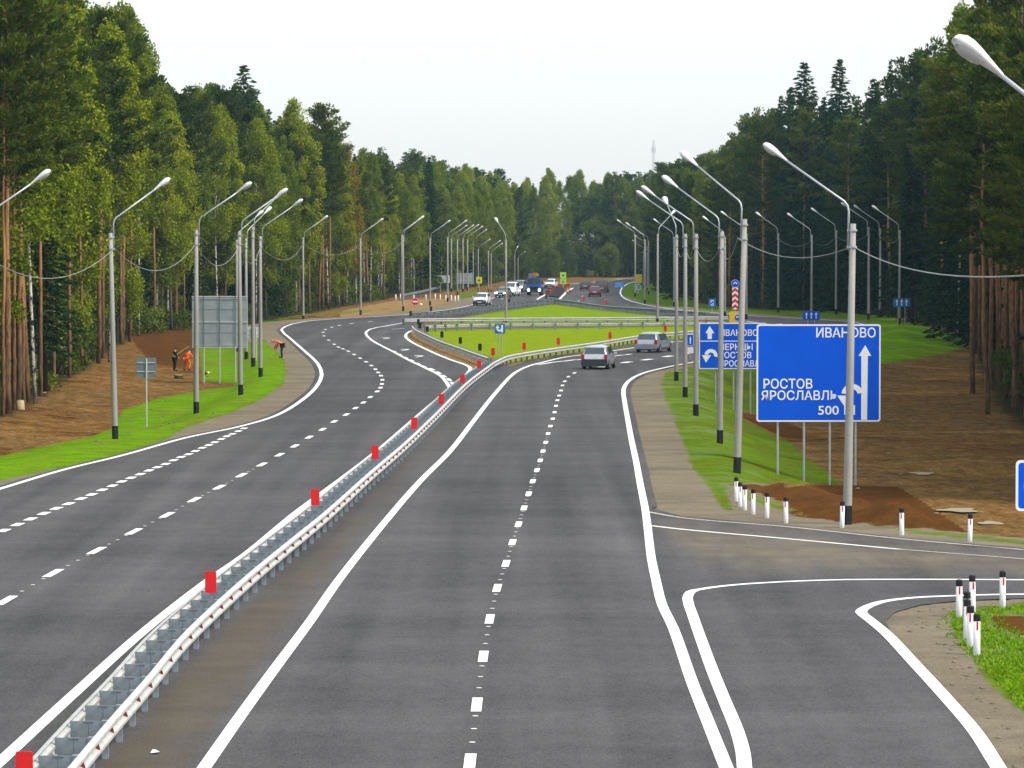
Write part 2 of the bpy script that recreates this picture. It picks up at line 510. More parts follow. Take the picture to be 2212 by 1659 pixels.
def ground_mat():
    m, N, L, bs = nodes_of('ground_cover')
    wv = world_vec(N, L)
    n_big = noise(N, L, 0.13, 6, 0.65, wv, 0.5)
    n_mid = noise(N, L, 0.8, 6, 0.7, wv, 0.3)
    n_fine = noise(N, L, 7.0, 5, 0.75, wv)
    n_pix = noise(N, L, 22.0, 4, 0.8, wv)
    n_str = noise(N, L, 1.0, 5, 0.7, world_vec(N, L, (0.35, 0.12, 1)), 0.6)
    # bare cleared soil
    n_pat = noise(N, L, 1.0, 6, 0.7, world_vec(N, L, (0.10, 0.055, 1)), 0.8)
    n_rut = noise(N, L, 1.0, 6, 0.75, world_vec(N, L, (0.16, 0.30, 1)), 0.8)
    n_clod = noise(N, L, 1.0, 5, 0.8, world_vec(N, L, (1.6, 0.55, 1)), 0.4)
    soil = mix(N, L, ramp(N, L, n_rut, 0.36, 0.62), (0.076, 0.038, 0.010), (0.225, 0.125, 0.038))
    soil = mix(N, L, math_node(N, L, 'MULTIPLY', ramp(N, L, n_pat, 0.47, 0.57), 0.85), soil, mix(N, L, n_clod, (0.030, 0.036, 0.007), (0.115, 0.100, 0.026)))
    soil = mix(N, L, math_node(N, L, 'MULTIPLY', ramp(N, L, n_pat, 0.47, 0.38), 0.55), soil, mix(N, L, n_rut, (0.16, 0.075, 0.025), (0.26, 0.15, 0.062)))
    soil = mix(N, L, 0.65, soil, mix(N, L, 1.0, soil, ramp(N, L, n_clod, 0.36, 0.64, (0.45, 0.43, 0.40), (1.55, 1.55, 1.55)), 'MULTIPLY'))
    soil = mix(N, L, 0.5, soil, mix(N, L, 1.0, soil, ramp(N, L, n_fine, 0.38, 0.62, (0.35, 0.33, 0.30), (1.6, 1.6, 1.6)), 'MULTIPLY'))
    pale = math_node(N, L, 'MULTIPLY', ramp(N, L, noise(N, L, 1.0, 4, 0.8, world_vec(N, L, (2.2, 0.6, 1))), 0.66, 0.70), 0.7)
    soil = mix(N, L, pale, soil, (0.30, 0.22, 0.13))
    # fresh dark tipped earth
    earth = ramp(N, L, n_mid, 0.3, 0.7, (0.062, 0.025, 0.006), (0.130, 0.056, 0.015))
    earth = mix(N, L, 0.3, earth, ramp(N, L, n_fine, 0.3, 0.7, (0.03, 0.013, 0.004), (0.15, 0.070, 0.022)))
    # tan bank
    tan = ramp(N, L, n_mid, 0.3, 0.7, (0.19, 0.12, 0.05), (0.33, 0.22, 0.10))
    # gravel shoulder
    gr = ramp(N, L, n_fine, 0.28, 0.72, (0.12, 0.10, 0.068), (0.25, 0.215, 0.15))
    gr = mix(N, L, 0.6, gr, ramp(N, L, n_rut, 0.36, 0.62, (0.085, 0.07, 0.050), (0.26, 0.225, 0.155)))
    gr = mix(N, L, 0.35, gr, ramp(N, L, n_pix, 0.3, 0.7, (0.06, 0.05, 0.036), (0.33, 0.29, 0.21)))
    # young sown grass
    n_rut0 = noise(N, L, 1.0, 6, 0.75, world_vec(N, L, (0.22, 0.20, 1)), 0.9)
    g = ramp(N, L, n_mid, 0.38, 0.62, (0.070, 0.170, 0.002), (0.165, 0.340, 0.005))
    g = mix(N, L, 0.45, g, ramp(N, L, n_fine, 0.36, 0.64, (0.045, 0.120, 0.002), (0.180, 0.350, 0.008)))
    g = mix(N, L, math_node(N, L, 'MULTIPLY', ramp(N, L, n_rut0, 0.48, 0.62), 0.62), g, mix(N, L, n_fine, (0.10, 0.085, 0.014), (0.20, 0.165, 0.03)))
    gy = mix(N, L, ramp(N, L, n_mid, 0.40, 0.60), (0.140, 0.240, 0.004), (0.26, 0.29, 0.010))
    g = mix(N, L, attr(N, 'yellowish'), g, mix(N, L, 0.4, gy, ramp(N, L, n_fine, 0.3, 0.7, (0.09, 0.17, 0.003), (0.26, 0.32, 0.012))))
    older = math_node(N, L, 'SUBTRACT', 1.0, attr(N, 'lush'))
    g = mix(N, L, math_node(N, L, 'MULTIPLY', older, 0.85), g, mix(N, L, 1.0, g, (0.70, 0.66, 0.80), 'MULTIPLY'))
    # forest floor
    fl = ramp(N, L, n_mid, 0.3, 0.7, (0.016, 0.018, 0.006), (0.055, 0.044, 0.018))
    fl = mix(N, L, 0.4, fl, ramp(N, L, n_fine, 0.3, 0.7, (0.012, 0.014, 0.005), (0.06, 0.065, 0.02)))

    def mask(name, amp, lo=0.40, hi=0.60, src=None):
        a = math_node(N, L, 'ADD', attr(N, name), math_node(N, L, 'MULTIPLY', math_node(N, L, 'SUBTRACT', src if src is not None else n_mid, 0.5), amp))
        a = math_node(N, L, 'ADD', a, math_node(N, L, 'MULTIPLY', math_node(N, L, 'SUBTRACT', n_fine, 0.5), amp * 0.6))
        return ramp(N, L, a, lo, hi)
    c = mix(N, L, mask('floor', 0.8), soil, fl)
    c = mix(N, L, mask('tan', 0.8), c, tan)
    c = mix(N, L, mask('gravel', 0.9), c, gr)
    c = mix(N, L, mask('earth', 0.5), c, earth)
    c = mix(N, L, mask('grass', 1.25, 0.36, 0.60, n_rut0), c, g)
    L.new(c, bs.inputs['Base Color'])
    bs.inputs['Roughness'].default_value = 1.0
    bs.inputs['Specular IOR Level'].default_value = 0.0
    bump(N, L, bs, math_node(N, L, 'ADD', n_fine, math_node(N, L, 'MULTIPLY', n_mid, 2.0)), 0.6, 0.10)
    return m
M['ground'] = ground_mat()

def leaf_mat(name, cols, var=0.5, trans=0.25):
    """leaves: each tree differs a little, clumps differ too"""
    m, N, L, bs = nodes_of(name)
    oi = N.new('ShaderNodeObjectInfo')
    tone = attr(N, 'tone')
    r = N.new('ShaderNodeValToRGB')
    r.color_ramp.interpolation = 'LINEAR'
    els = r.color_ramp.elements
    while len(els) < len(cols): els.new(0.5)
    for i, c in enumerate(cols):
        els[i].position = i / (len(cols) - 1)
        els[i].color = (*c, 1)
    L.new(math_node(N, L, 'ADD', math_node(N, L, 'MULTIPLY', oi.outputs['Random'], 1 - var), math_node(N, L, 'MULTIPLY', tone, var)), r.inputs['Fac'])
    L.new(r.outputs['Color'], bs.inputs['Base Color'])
    bs.inputs['Roughness'].default_value = 0.8
    bs.inputs['Specular IOR Level'].default_value = 0.05
    tr = N.new('ShaderNodeBsdfTranslucent')
    L.new(r.outputs['Color'], tr.inputs['Color'])
    ms = N.new('ShaderNodeMixShader')
    ms.inputs[0].default_value = trans
    L.new(bs.outputs[0], ms.inputs[1])
    L.new(tr.outputs[0], ms.inputs[2])
    L.new(ms.outputs[0], N['Material Output'].inputs['Surface'])
    return m
M['needle_pine'] = leaf_mat('pine_needles', [(0.020, 0.042, 0.005), (0.062, 0.096, 0.008), (0.160, 0.180, 0.010)])
M['needle_spruce'] = leaf_mat('spruce_needles', [(0.006, 0.022, 0.008), (0.018, 0.046, 0.013), (0.050, 0.080, 0.016)])
M['leaf_birch'] = leaf_mat('birch_leaves', [(0.062, 0.102, 0.004), (0.175, 0.228, 0.007), (0.35, 0.37, 0.012)])
M['leaf_autumn'] = leaf_mat('autumn_leaves', [(0.13, 0.13, 0.006), (0.25, 0.18, 0.008), (0.36, 0.20, 0.008)])
M['leaf_bush'] = leaf_mat('bush_leaves', [(0.050, 0.085, 0.010), (0.105, 0.150, 0.014), (0.19, 0.21, 0.018)])
M['grass_blade'] = leaf_mat('grass_blades', [(0.075, 0.180, 0.002), (0.145, 0.30, 0.004), (0.24, 0.37, 0.008)], 0.9)

def bark_mat(name, low, high, z0, z1, birch=False):
    m, N, L, bs = nodes_of(name)
    v = obj_vec(N, L, (3, 3, 0.6))
    n = noise(N, L, 3.0, 5, 0.7, v)
    tc = N.new('ShaderNodeTexCoord')
    sx = N.new('ShaderNodeSeparateXYZ')
    L.new(tc.outputs['Object'], sx.inputs[0])
    h = math_node(N, L, 'ADD', sx.outputs['Z'], math_node(N, L, 'MULTIPLY', math_node(N, L, 'SUBTRACT', n, 0.5), 4.0))
    mr = N.new('ShaderNodeMapRange')
    mr.inputs['From Min'].default_value = z0
    mr.inputs['From Max'].default_value = z1
    L.new(h, mr.inputs['Value'])
    c = mix(N, L, mr.outputs[0], low, high)
    c = mix(N, L, 0.4, c, mix(N, L, ramp(N, L, n, 0.35, 0.65), tuple(x * 0.35 for x in low), tuple(min(1, x * 1.25) for x in high)))
    if birch:
        b = noise(N, L, 1.0, 4, 0.7, obj_vec(N, L, (2.5, 2.5, 2.2)))
        c = mix(N, L, ramp(N, L, b, 0.49, 0.57), c, (0.025, 0.022, 0.020))
    L.new(c, bs.inputs['Base Color'])
    bs.inputs['Roughness'].default_value = 0.9
    bs.inputs['Specular IOR Level'].default_value = 0.1
    return m
M['bark_pine'] = bark_mat('pine_bark', (0.075, 0.048, 0.032), (0.44, 0.225, 0.095), 3.0, 7.5)
M['bark_spruce'] = bark_mat('spruce_bark', (0.045, 0.034, 0.026), (0.09, 0.062, 0.042), 2.0, 10.0)
M['bark_birch'] = bark_mat('birch_bark', (0.20, 0.18, 0.155), (0.66, 0.64, 0.60), 1.0, 5.0, True)
M['bark_aspen'] = bark_mat('aspen_bark', (0.075, 0.062, 0.045), (0.17, 0.145, 0.105), 1.0, 8.0)


def zat(v, Y, u=UC):
    x, y, d = ray(u, v)
    return CAM_H + d / y * Y

def xat(u, Y, v=700.0):
    x, y, d = ray(u, v)
    return x / y * Y

# ================================================================== ROAD LAYOUT (measured lines)
L_OUT = [(0, 1056), (133, 1016), (267, 983), (400, 946), (523, 920), (600, 896), (650, 866), (683, 836), (695, 810), (687, 786),
         (660, 760), (627, 731), (608, 713), (617, 705), (650, 696), (737, 688), (870, 680), (985, 666), (1025, 657), (1076, 640),
         (1130, 627), (1200, 617), (1300, 609), (1345, 603)]
R_OUT = [(1568, 1656), (1528, 1556), (1495, 1473), (1454, 1356), (1430, 1306), (1417, 1253), (1407, 1206), (1399, 1139), (1393, 1096),
         (1383, 1046), (1374, 996), (1364, 950), (1356, 906), (1349, 866), (1347, 840), (1358, 823), (1384, 808), (1428, 796), (1494, 783),
         (1600, 768), (1720, 750), (1820, 730), (1868, 714), (1872, 705), (1850, 697), (1780, 691), (1700, 686), (1618, 682), (1520, 674),
         (1440, 666), (1380, 655), (1350, 645), (1340, 634), (1345, 620), (1370, 608), (1400, 602)]
R_IN = [(443, 1656), (520, 1546), (600, 1436), (667, 1346), (737, 1246), (858, 1096), (911, 1036), (971, 976), (1018, 916), (1051, 873),
        (1078, 840), (1111, 806), (1144, 790), (1171, 783), (1217, 772), (1263, 766), (1323, 758), (1377, 750), (1443, 740), (1477, 737),
        (1600, 731), (1680, 721), (1712, 712), (1690, 704), (1640, 698), (1612, 694)]
L_IN = [(0, 1646), (160, 1499), (300, 1373), (443, 1259), (533, 1196), (633, 1113), (690, 1070), (760, 1018), (821, 970), (890, 910),
        (953, 856), (994, 823), (1015, 801), (1016, 795), (1005, 788), (981, 780), (948, 767), (915, 752), (891, 740), (877, 729),
        (877, 723), (885, 716), (897, 713.5)]
U_LINE = [(971, 837), (965, 827), (952, 812), (927, 799), (881, 777), (848, 759), (811, 740), (795, 728), (790, 719), (800, 711), (830, 705), (873, 697)]
SLIP_A = [(1608, 1656), (1605, 1626), (1592, 1579), (1565, 1513), (1538, 1446), (1515, 1383), (1495, 1326), (1485, 1293), (1492, 1279),
          (1515, 1273), (1575, 1265), (1675, 1258), (1808, 1253), (1975, 1252), (2212, 1253), (2500, 1256)]
SLIP_B = [(2155, 1656), (2108, 1583), (2042, 1506), (1975, 1433), (1915, 1369), (1875, 1336), (1860, 1323), (1865, 1316), (1895, 1303),
          (1958, 1293), (2075, 1287), (2212, 1284), (2500, 1284)]
SIDE_1 = [(1399, 1106), (1475, 1119), (1708, 1139), (1942, 1164), (2212, 1188), (2500, 1213)]
SIDE_2 = [(1405, 1136), (1475, 1144), (1708, 1165), (1942, 1187)]
SIDE_3 = [(1942, 1187), (2212, 1208), (2500, 1232)]

lo = ground_line(L_OUT)
ro = ground_line(R_OUT)
lo_w = [(-26.5, 18.0), (-22.6, 60.0)] + offset(lo, -0.38)
k_cut = min(range(len(ro)), key=lambda i: abs(ro[i][1] - at(1393, 1098)[1]))
ro_w = offset(ro, 0.38)[k_cut:]
side_up = [at(u, v) for u, v in [(1405, 1097), (1475, 1115), (1708, 1135), (1942, 1160), (2212, 1184), (2900, 1246)]]
side_dn = [at(u, v) for u, v in [(2900, 1291), (2212, 1292), (2075, 1297), (1990, 1306), (1935, 1321), (1912, 1340), (1925, 1367), (1958, 1402),
                                 (2008, 1452), (2075, 1535), (2142, 1612), (2195, 1690)]] + [(8.3, 40.0), (8.6, 18.0)]
ROAD_OUTLINE = lo_w + ro_w[::-1] + side_up + side_dn
H1 = [(1062, 786), (1022, 796), (1010, 789), (981, 778), (948, 765), (915, 750), (893, 739), (880, 729), (880, 723), (888, 717), (900, 712),
      (1000, 710), (1100, 709), (1300, 706), (1450, 704), (1560, 704), (1660, 707), (1695, 712), (1660, 720), (1600, 729), (1494, 731),
      (1377, 744), (1323, 752), (1261, 762), (1211, 767), (1144, 779), (1105, 790)]
H2 = [(896, 690), (1000, 684), (1056, 675), (1150, 663), (1200, 656), (1228, 660), (1311, 670), (1421, 681), (1500, 687), (1560, 691),
      (1520, 696), (1400, 698), (1200, 699), (1000, 699), (905, 699)]
HOLE1 = [at(u, v) for u, v in H1]
HOLE2 = [at(u, v) for u, v in H2]

EARTH_W = [at(u, v) for u, v in [(1560, 1050), (1700, 1040), (1945, 1046), (1990, 1076), (2100, 1150), (1960, 1141), (1830, 1131), (1740, 1113), (1690, 1083), (1600, 1053)]]
RED_W = [at(u, v) for u, v in [(270, 712), (420, 700), (430, 745), (400, 800), (330, 790), (290, 750)]]
KNOLL_W = [at(u, v) for u, v in [(1905, 696), (1980, 704), (2060, 722), (2105, 748), (1990, 775), (1905, 790), (1800, 800), (1760, 775)]]
def road_sd(X, Y):
    """> 0 off the asphalt, in metres"""
    d = np.minimum(np.minimum(seg_dist(X, Y, ROAD_OUTLINE), seg_dist(X, Y, HOLE1)), seg_dist(X, Y, HOLE2))
    ins = inside(X, Y, ROAD_OUTLINE) & ~inside(X, Y, HOLE1) & ~inside(X, Y, HOLE2)
    return np.where(ins, -d, d)

def wob(X, Y):
    return (np.sin(X * 0.61 + Y * 0.13) + np.sin(X * 0.23 - Y * 0.31 + 1.7) + np.sin(X * 1.1 + 0.4 * Y + 0.6) * 0.5) / 2.5

def terr(X, Y):
    X = np.asarray(X, float); Y = np.asarray(Y, float)
    d = road_sd(X, Y)
    med = inside(X, Y, HOLE1) | inside(X, Y, HOLE2)
    right = X > 0
    a_r = 1.10 * (1 - 0.75 * sstep(250, 330, Y))
    z = np.where(right, -a_r * sstep(2.4, 7.0, d), -0.50 * sstep(2.8, 5.5, d) + 0.48 * sstep(7.5, 15, d))
    z = z + wob(X, Y) * 0.10 * sstep(2.5, 7.0, d)
    z = np.where(med, 0, z) - 0.016
    up = 0.85 * sstep(0.1, 2.0, signed(X, Y, EARTH_W)) * (1 + 0.4 * wob(X * 2, Y * 2)) + 0.9 * sstep(0, 9, signed(X, Y, RED_W)) + 0.55 * sstep(0, 6, signed(X, Y, KNOLL_W))
    z = z + np.where(d > 1.2, up * sstep(1.2, 2.4, d), 0)
    z = np.minimum(z, np.where(d > 2.2, 5.0, -0.016))
    return np.where(d < 0, -0.03, z)

def at_ground(u, v):
    z = 0.0
    for _ in range(8):
        x, y = at(u, v, z)
        z = float(terr(np.array([x]), np.array([y]))[0])
    return x, y, max(z, -2.5)

# ------------------------------------------------------------------ asphalt sheet
def road_mesh():
    pts, edges = [], []
    for loop in (ROAD_OUTLINE, HOLE1, HOLE2):
        n0 = len(pts)
        pts += [Vector(p) for p in loop]
        edges += [(n0 + i, n0 + (i + 1) % len(loop)) for i in range(len(loop))]
    vs = np.concatenate([np.arange(1800, 1000, -16), np.arange(1000, 800, -7), np.arange(800, 596, -3)])
    for v in vs:
        us = np.arange(-80, 2400, 30)
        P = np.array([at(u, v) for u in us])
        P += NR.normal(0, 0.02, P.shape)
        ok = road_sd(P[:, 0], P[:, 1]) < -0.5
        pts += [Vector(p) for p in P[ok]]
    r = delaunay_2d_cdt(pts, edges, [], 0, 1e-5)
    V = np.array([tuple(p) for p in r[0]])
    F = np.array(r[2])
    C = V[F].mean(axis=1)
    ok = inside(C[:, 0], C[:, 1], ROAD_OUTLINE) & ~inside(C[:, 0], C[:, 1], HOLE1) & ~inside(C[:, 0], C[:, 1], HOLE2)
    F = F[ok]
    me = bpy.data.meshes.new('road')
    me.from_pydata([(x, y, 0.0) for x, y in V], [], [tuple(f) for f in F])
    me.update()
    if me.polygons[0].normal.z < 0:
        me.flip_normals()
    # soil and dust carried on to the asphalt
    X, Y = V[:, 0], V[:, 1]
    U, W = px_of(X, Y, np.zeros_like(X))
    strip = [(140, 1700), (248, 1590), (403, 1410), (533, 1285), (707, 1140), (878, 985), (1011, 850), (1068, 800), (1100, 790), (1144, 787),
             (1105, 806), (1040, 868), (960, 975), (850, 1085), (737, 1230), (600, 1420), (400, 1700)]
    dust = 0.80 * sstep(-14, 46, signed(U, W, strip))
    side = [(1405, 1098), (1475, 1115), (1708, 1135), (1942, 1160), (2212, 1184), (2600, 1220), (2600, 1256), (2212, 1252), (1808, 1250), (1620, 1245), (1490, 1215), (1430, 1160)]
    s2 = sstep(-40, 60, signed(U, W, side))
    curve = [(2300, 1284), (2075, 1290), (1930, 1306), (1885, 1325), (1900, 1350), (1958, 1402), (2142, 1612), (2200, 1700), (2300, 1500)]
    s3 = 0.7 * sstep(-4, 30, signed(U, W, curve))
    strip4 = [(1400, 1090), (1390, 1000), (1372, 900), (1362, 845), (1390, 820), (1440, 800), (1500, 790), (1500, 830), (1440, 950), (1450, 1110)]
    s4 = 0.55 * sstep(-4, 12, signed(U, W, strip4))
    strip5 = [(0, 1040), (233, 988), (400, 940), (600, 886), (690, 810), (640, 750), (606, 712), (560, 740), (560, 840), (380, 900), (0, 1000)]
    s5 = 0.5 * sstep(-4, 10, signed(U, W, strip5))
    tot = np.maximum.reduce([dust, s2 * 0.80, s3, s4, s5])
    tan = np.maximum.reduce([s2, s3 * 0.6, s4, s5]) / np.maximum(tot, 1e-4)
    for nm, val in (('dust', tot), ('tan', np.clip(tan, 0, 1))):
        a = me.attributes.new(nm, 'FLOAT', 'POINT')
        a.data.foreach_set('value', val.astype(np.float32))
    return me
road = tag(link('road', road_mesh(), M['asphalt']), 'dark asphalt highway and slip roads with white markings', kind='structure')

# ------------------------------------------------------------------ painted markings
_layer = [0.005]
def paint_line(name, pts, width, m='paint', world_path=None):
    path = world_path if world_path is not None else ground_line(pts)
    a, b = offset(path, -width / 2), offset(path, width / 2)
    z = _layer[0]
    _layer[0] += 0.0006
    vs = [(x, y, z) for x, y in a] + [(x, y, z) for x, y in b]
    n = len(path)
    me = bpy.data.meshes.new(name)
    me.from_pydata(vs, [], [(i, i + n, i + n + 1, i + 1) for i in range(n - 1)])
    me.update()
    return link(name, me, M[m], road)
def ext(pts, dy=38.0):
    """carry a line on under the viewpoint"""
    p = ground_line(pts)
    (x0, y0), (x1, y1) = p[0], p[3]
    k = (x1 - x0) / (y1 - y0 + 1e-9)
    return [(x0 - k * (y0 - 20.0), 20.0)] + p
paint_line('edge_line', None, 0.22, world_path=[(-22.3, 60.0)] + lo)
paint_line('edge_line', None, 0.23, world_path=ext(R_OUT))
paint_line('edge_line', None, 0.23, world_path=ext(R_IN))
paint_line('edge_line', None, 0.24, world_path=ext(L_IN))
paint_line('solid_line', U_LINE, 0.22)
paint_line('solid_line', None, 0.24, world_path=ext(SLIP_A))
paint_line('solid_line', None, 0.26, world_path=ext(SLIP_B))
paint_line('edge_line', SIDE_1, 0.16, 'paint_worn')
paint_line('solid_line', SIDE_2, 0.18)
paint_line('solid_line', SIDE_3, 0.13, 'paint_worn')
paint_line('solid_line', [(846, 711.5), (874, 709.5)], 0.2)
paint_line('edge_line', [(1209, 646), (1223, 632), (1238, 622)], 0.3)
paint_line('edge_line', [(1160, 647), (1177, 637), (1195, 629)], 0.3)

def dash_mesh(L, W):
    me = bpy.data.meshes.new('lane_dash')
    me.from_pydata([(-W / 2, -L / 2, 0), (W / 2, -L / 2, 0), (W / 2, L / 2, 0), (-W / 2, L / 2, 0)], [], [(0, 1, 2, 3)])
    me.materials.append(M['paint'])
    return me
def dashes(pts, L, W, name='lane_dash'):
    me = dash_mesh(L, W)
    P = np.array([at(u, v) for u, v in pts])
    T = np.gradient(P, axis=0)
    z = _layer[0]
    _layer[0] += 0.0006
    for p, t in zip(P, T):
        o = link(name, me, None, road)
        o.location = (p[0], p[1], z)
        o.rotation_euler = (0, 0, -math.atan2(t[0], t[1]))
    return P
D_R = [(1015, 1648), (1030, 1523), (1044, 1419), (1058, 1338), (1074, 1271), (1093, 1218), (1107, 1172), (1120, 1133), (1132, 1098), (1142, 1067),
       (1151, 1040), (1160, 1016), (1167, 995), (1173, 975), (1179, 956), (1184, 937), (1189, 921), (1194, 905), (1198, 891), (1201, 877),
       (1204, 865), (1208, 855), (1212, 844), (1215, 833), (1220, 824), (1228, 814), (1241, 806)]
D_R2 = [(1300, 793), (1353, 783), (1398, 777), (1443, 770), (1490, 763), (1540, 756)]
D_R3 = [(1168, 787), (1181, 785), (1194, 783), (1207, 781.5), (1223, 780), (1238, 778), (1253, 777), (1300, 772), (1337, 768), (1357, 766), (1400, 759), (1440, 753)]
D_L = [(13, 1298), (115, 1239), (209, 1190), (289, 1149), (361, 1113), (420, 1080), (474, 1053), (522, 1027), (566, 1004), (604, 983), (637, 964),
       (668, 945), (697, 928), (722, 911), (748, 896), (768, 882), (785, 870), (800, 858), (815, 846), (822, 838), (825, 830), (826, 821), (823, 812),
       (817, 805), (811, 798), (802, 790), (791, 782), (778, 774), (765, 766), (752, 759), (741, 754), (731, 750), (722, 744), (710, 735), (700, 726),
       (698, 718), (703, 712), (717, 707), (733, 703), (760, 699), (800, 695)]
D_L2 = [(8, 1147), (38, 1134), (66, 1122), (95, 1110), (122, 1099), (148, 1089), (175, 1078), (198, 1069), (221, 1059), (243, 1050), (263, 1041),
        (283, 1033), (303, 1025), (322, 1017), (340, 1010), (358, 1003), (375, 995), (391, 988), (407, 982), (422, 975), (437, 968), (451, 962),
        (464, 956), (478, 949), (490, 943), (502, 938), (515, 932), (527, 926)]
D_U = [(852, 760), (863, 766), (876, 773), (889, 779), (903, 786), (915, 792), (933, 798), (947, 805.5), (959, 813), (970, 820.5), (977, 828)]
PR = dashes(D_R, 2.0, 0.185)
dashes(D_R2, 2.6, 0.5)
dashes(D_R3, 1.8, 0.32)
PL = dashes(D_L, 2.2, 0.22)
dashes(D_L2, 1.15, 0.27)
dashes(D_U, 3.6, 0.22)
dashes([(1362, 700), (1060, 655), (1085, 645), (1110, 637), (1262, 632), (1258, 640), (1250, 650)], 3.0, 0.25)
dots = MB()
for P in (PR[:16], PL[:9]):
    for a, b in zip(P[:-1], P[1:]):
        for k in (0.32, 0.55, 0.78):
            c = a + (b - a) * k
            dots.lathe([(0.055, 0.0), (0.055, 0.002)], 8, (c[0], c[1], 0.013))
tag(dots.build('marking_dot', M['paint'], road), kind='stuff')
# turn arrows on the turning lane
for u, v, s in ((839, 731, 1), (880, 756, 1), (911, 770, 1)):
    a = MB()
    prof = [(-0.11, -2.0), (0.11, -2.0), (0.11, 0.4), (-0.25, 1.1), (-0.10, 1.35), (-0.85, 1.6), (-0.75, 0.55), (-0.55, 0.8), (-0.11, 0.3)]
    a.add([(x, y, 0) for x, y in prof], [tuple(range(len(prof)))])
    o = a.build('turn_arrow', M['paint'], road)
    x, y = at(u, v)
    o.location = (x, y, 0.018)
    o.scale = (0.9, 1.1, 1)
    o.rotation_euler = (0, 0, math.radians(-9))

# ================================================================== FOREST EDGES
LE_PX = [(-320, 985), (-180, 945), (-60, 905), (20, 893), (90, 852), (190, 792), (250, 747), (300, 722), (410, 702), (560, 688), (650, 678), (730, 664),
         (860, 640), (960, 627), (1050, 615), (1110, 603), (1185, 597), (1260, 595), (1330, 594.5), (1392, 596), (1450, 597), (1530, 600)]
RE_PX = [(1402, 603), (1425, 618), (1470, 640), (1540, 656), (1640, 663), (1800, 667), (1960, 684), (2050, 704), (2110, 748), (2160, 840), (2290, 930), (2420, 985), (2560, 1030)]
LE = [at(u, v) for u, v in LE_PX]
RE = [at(u, v) for u, v in RE_PX]
FOREST_L = LE + [(24, 1100), (-300, 1100), (-300, 120)]
FOREST_R = RE + [(220, 100), (220, 1100), (24, 1100)]

# ================================================================== GROUND
GR_L = [(-600, 1240), (0, 1038), (100, 1016), (233, 990), (353, 950), (400, 923), (500, 890), (567, 860), (610, 830), (620, 800), (607, 766), (580, 746),
        (570, 733), (520, 745), (430, 750), (433, 790), (440, 822), (500, 826), (520, 833), (417, 846), (333, 863), (265, 886), (250, 923), (200, 943),
        (100, 963), (0, 986), (-600, 1130)]
GR_LT = [(556, 716), (568, 700), (655, 684), (760, 677), (850, 671), (850, 665), (740, 671), (650, 678), (560, 694)]
GR_LF = [(985, 646), (990, 636), (1030, 628), (1036, 633), (1000, 644)]
GR_M1 = [(1063, 772), (1035, 766), (995, 753), (957, 740), (930, 727), (915, 718), (925, 713), (1048, 711), (1300, 707), (1450, 705), (1600, 705), (1690, 711), (1600, 727),
         (1494, 729), (1377, 742), (1311, 751), (1211, 764), (1144, 775), (1100, 784)]
GR_M2 = [(930, 696), (998, 686), (1078, 673), (1194, 657), (1228, 661), (1311, 671), (1421, 682), (1500, 688), (1500, 696), (1200, 697), (1000, 698)]
GR_R = [(1500, 788), (1434, 803), (1424, 830), (1431, 860), (1451, 903), (1474, 963), (1494, 1013), (1521, 1046), (1561, 1103), (1590, 1108), (1570, 1060),
        (1600, 1048), (1700, 1048), (1822, 1050), (1808, 1030), (1748, 990), (1700, 945), (1680, 880), (1690, 800), (1720, 770), (1600, 785)]
GR_R2 = [(1570, 1062), (1640, 1090), (1700, 1106), (1800, 1127), (1960, 1152), (2212, 1178), (2600, 1210), (2600, 1196), (2212, 1166), (1960, 1138), (1830, 1129),
         (1740, 1112), (1690, 1082), (1600, 1050)]
GR_R3 = [(2042, 1326), (2062, 1373), (2098, 1433), (2142, 1489), (2212, 1549), (2900, 1900), (2900, 1310), (2212, 1299), (2120, 1308)]
GR_K = [(1870, 692), (1930, 693), (1980, 702), (2060, 720), (2105, 746), (1990, 773), (1905, 785), (1760, 795), (1700, 775), (1800, 745), (1876, 722)]
GR_RF = [(1326, 626), (1352, 613), (1440, 610), (1500, 626), (1510, 664), (1440, 662), (1385, 652), (1352, 640)]
GR_RT = [(1500, 670), (1618, 678), (1700, 682), (1780, 687), (1870, 693), (1935, 693), (1930, 683), (1800, 674), (1640, 668), (1500, 656)]
EARTH = [(1560, 1046), (1700, 1047), (1938, 1051), (1980, 1076), (2092, 1150), (1960, 1141), (1830, 1131), (1740, 1113), (1690, 1083), (1600, 1053)]
EARTH2 = [(1600, 890), (1680, 905), (1730, 925), (1745, 950), (1690, 945), (1610, 905)]
EARTH3 = [(2140, 1330), (2900, 1330), (2900, 1400), (2200, 1372), (2150, 1356)]
TAN = [(735, 672), (800, 659), (850, 650), (900, 646), (1000, 645), (988, 660), (870, 676), (737, 685)]
TAN2 = [(1238, 612), (1340, 600), (1400, 596), (1400, 603), (1340, 607), (1250, 618)]
RED = [(270, 712), (420, 700), (430, 745), (400, 800), (330, 790), (290, 750)]

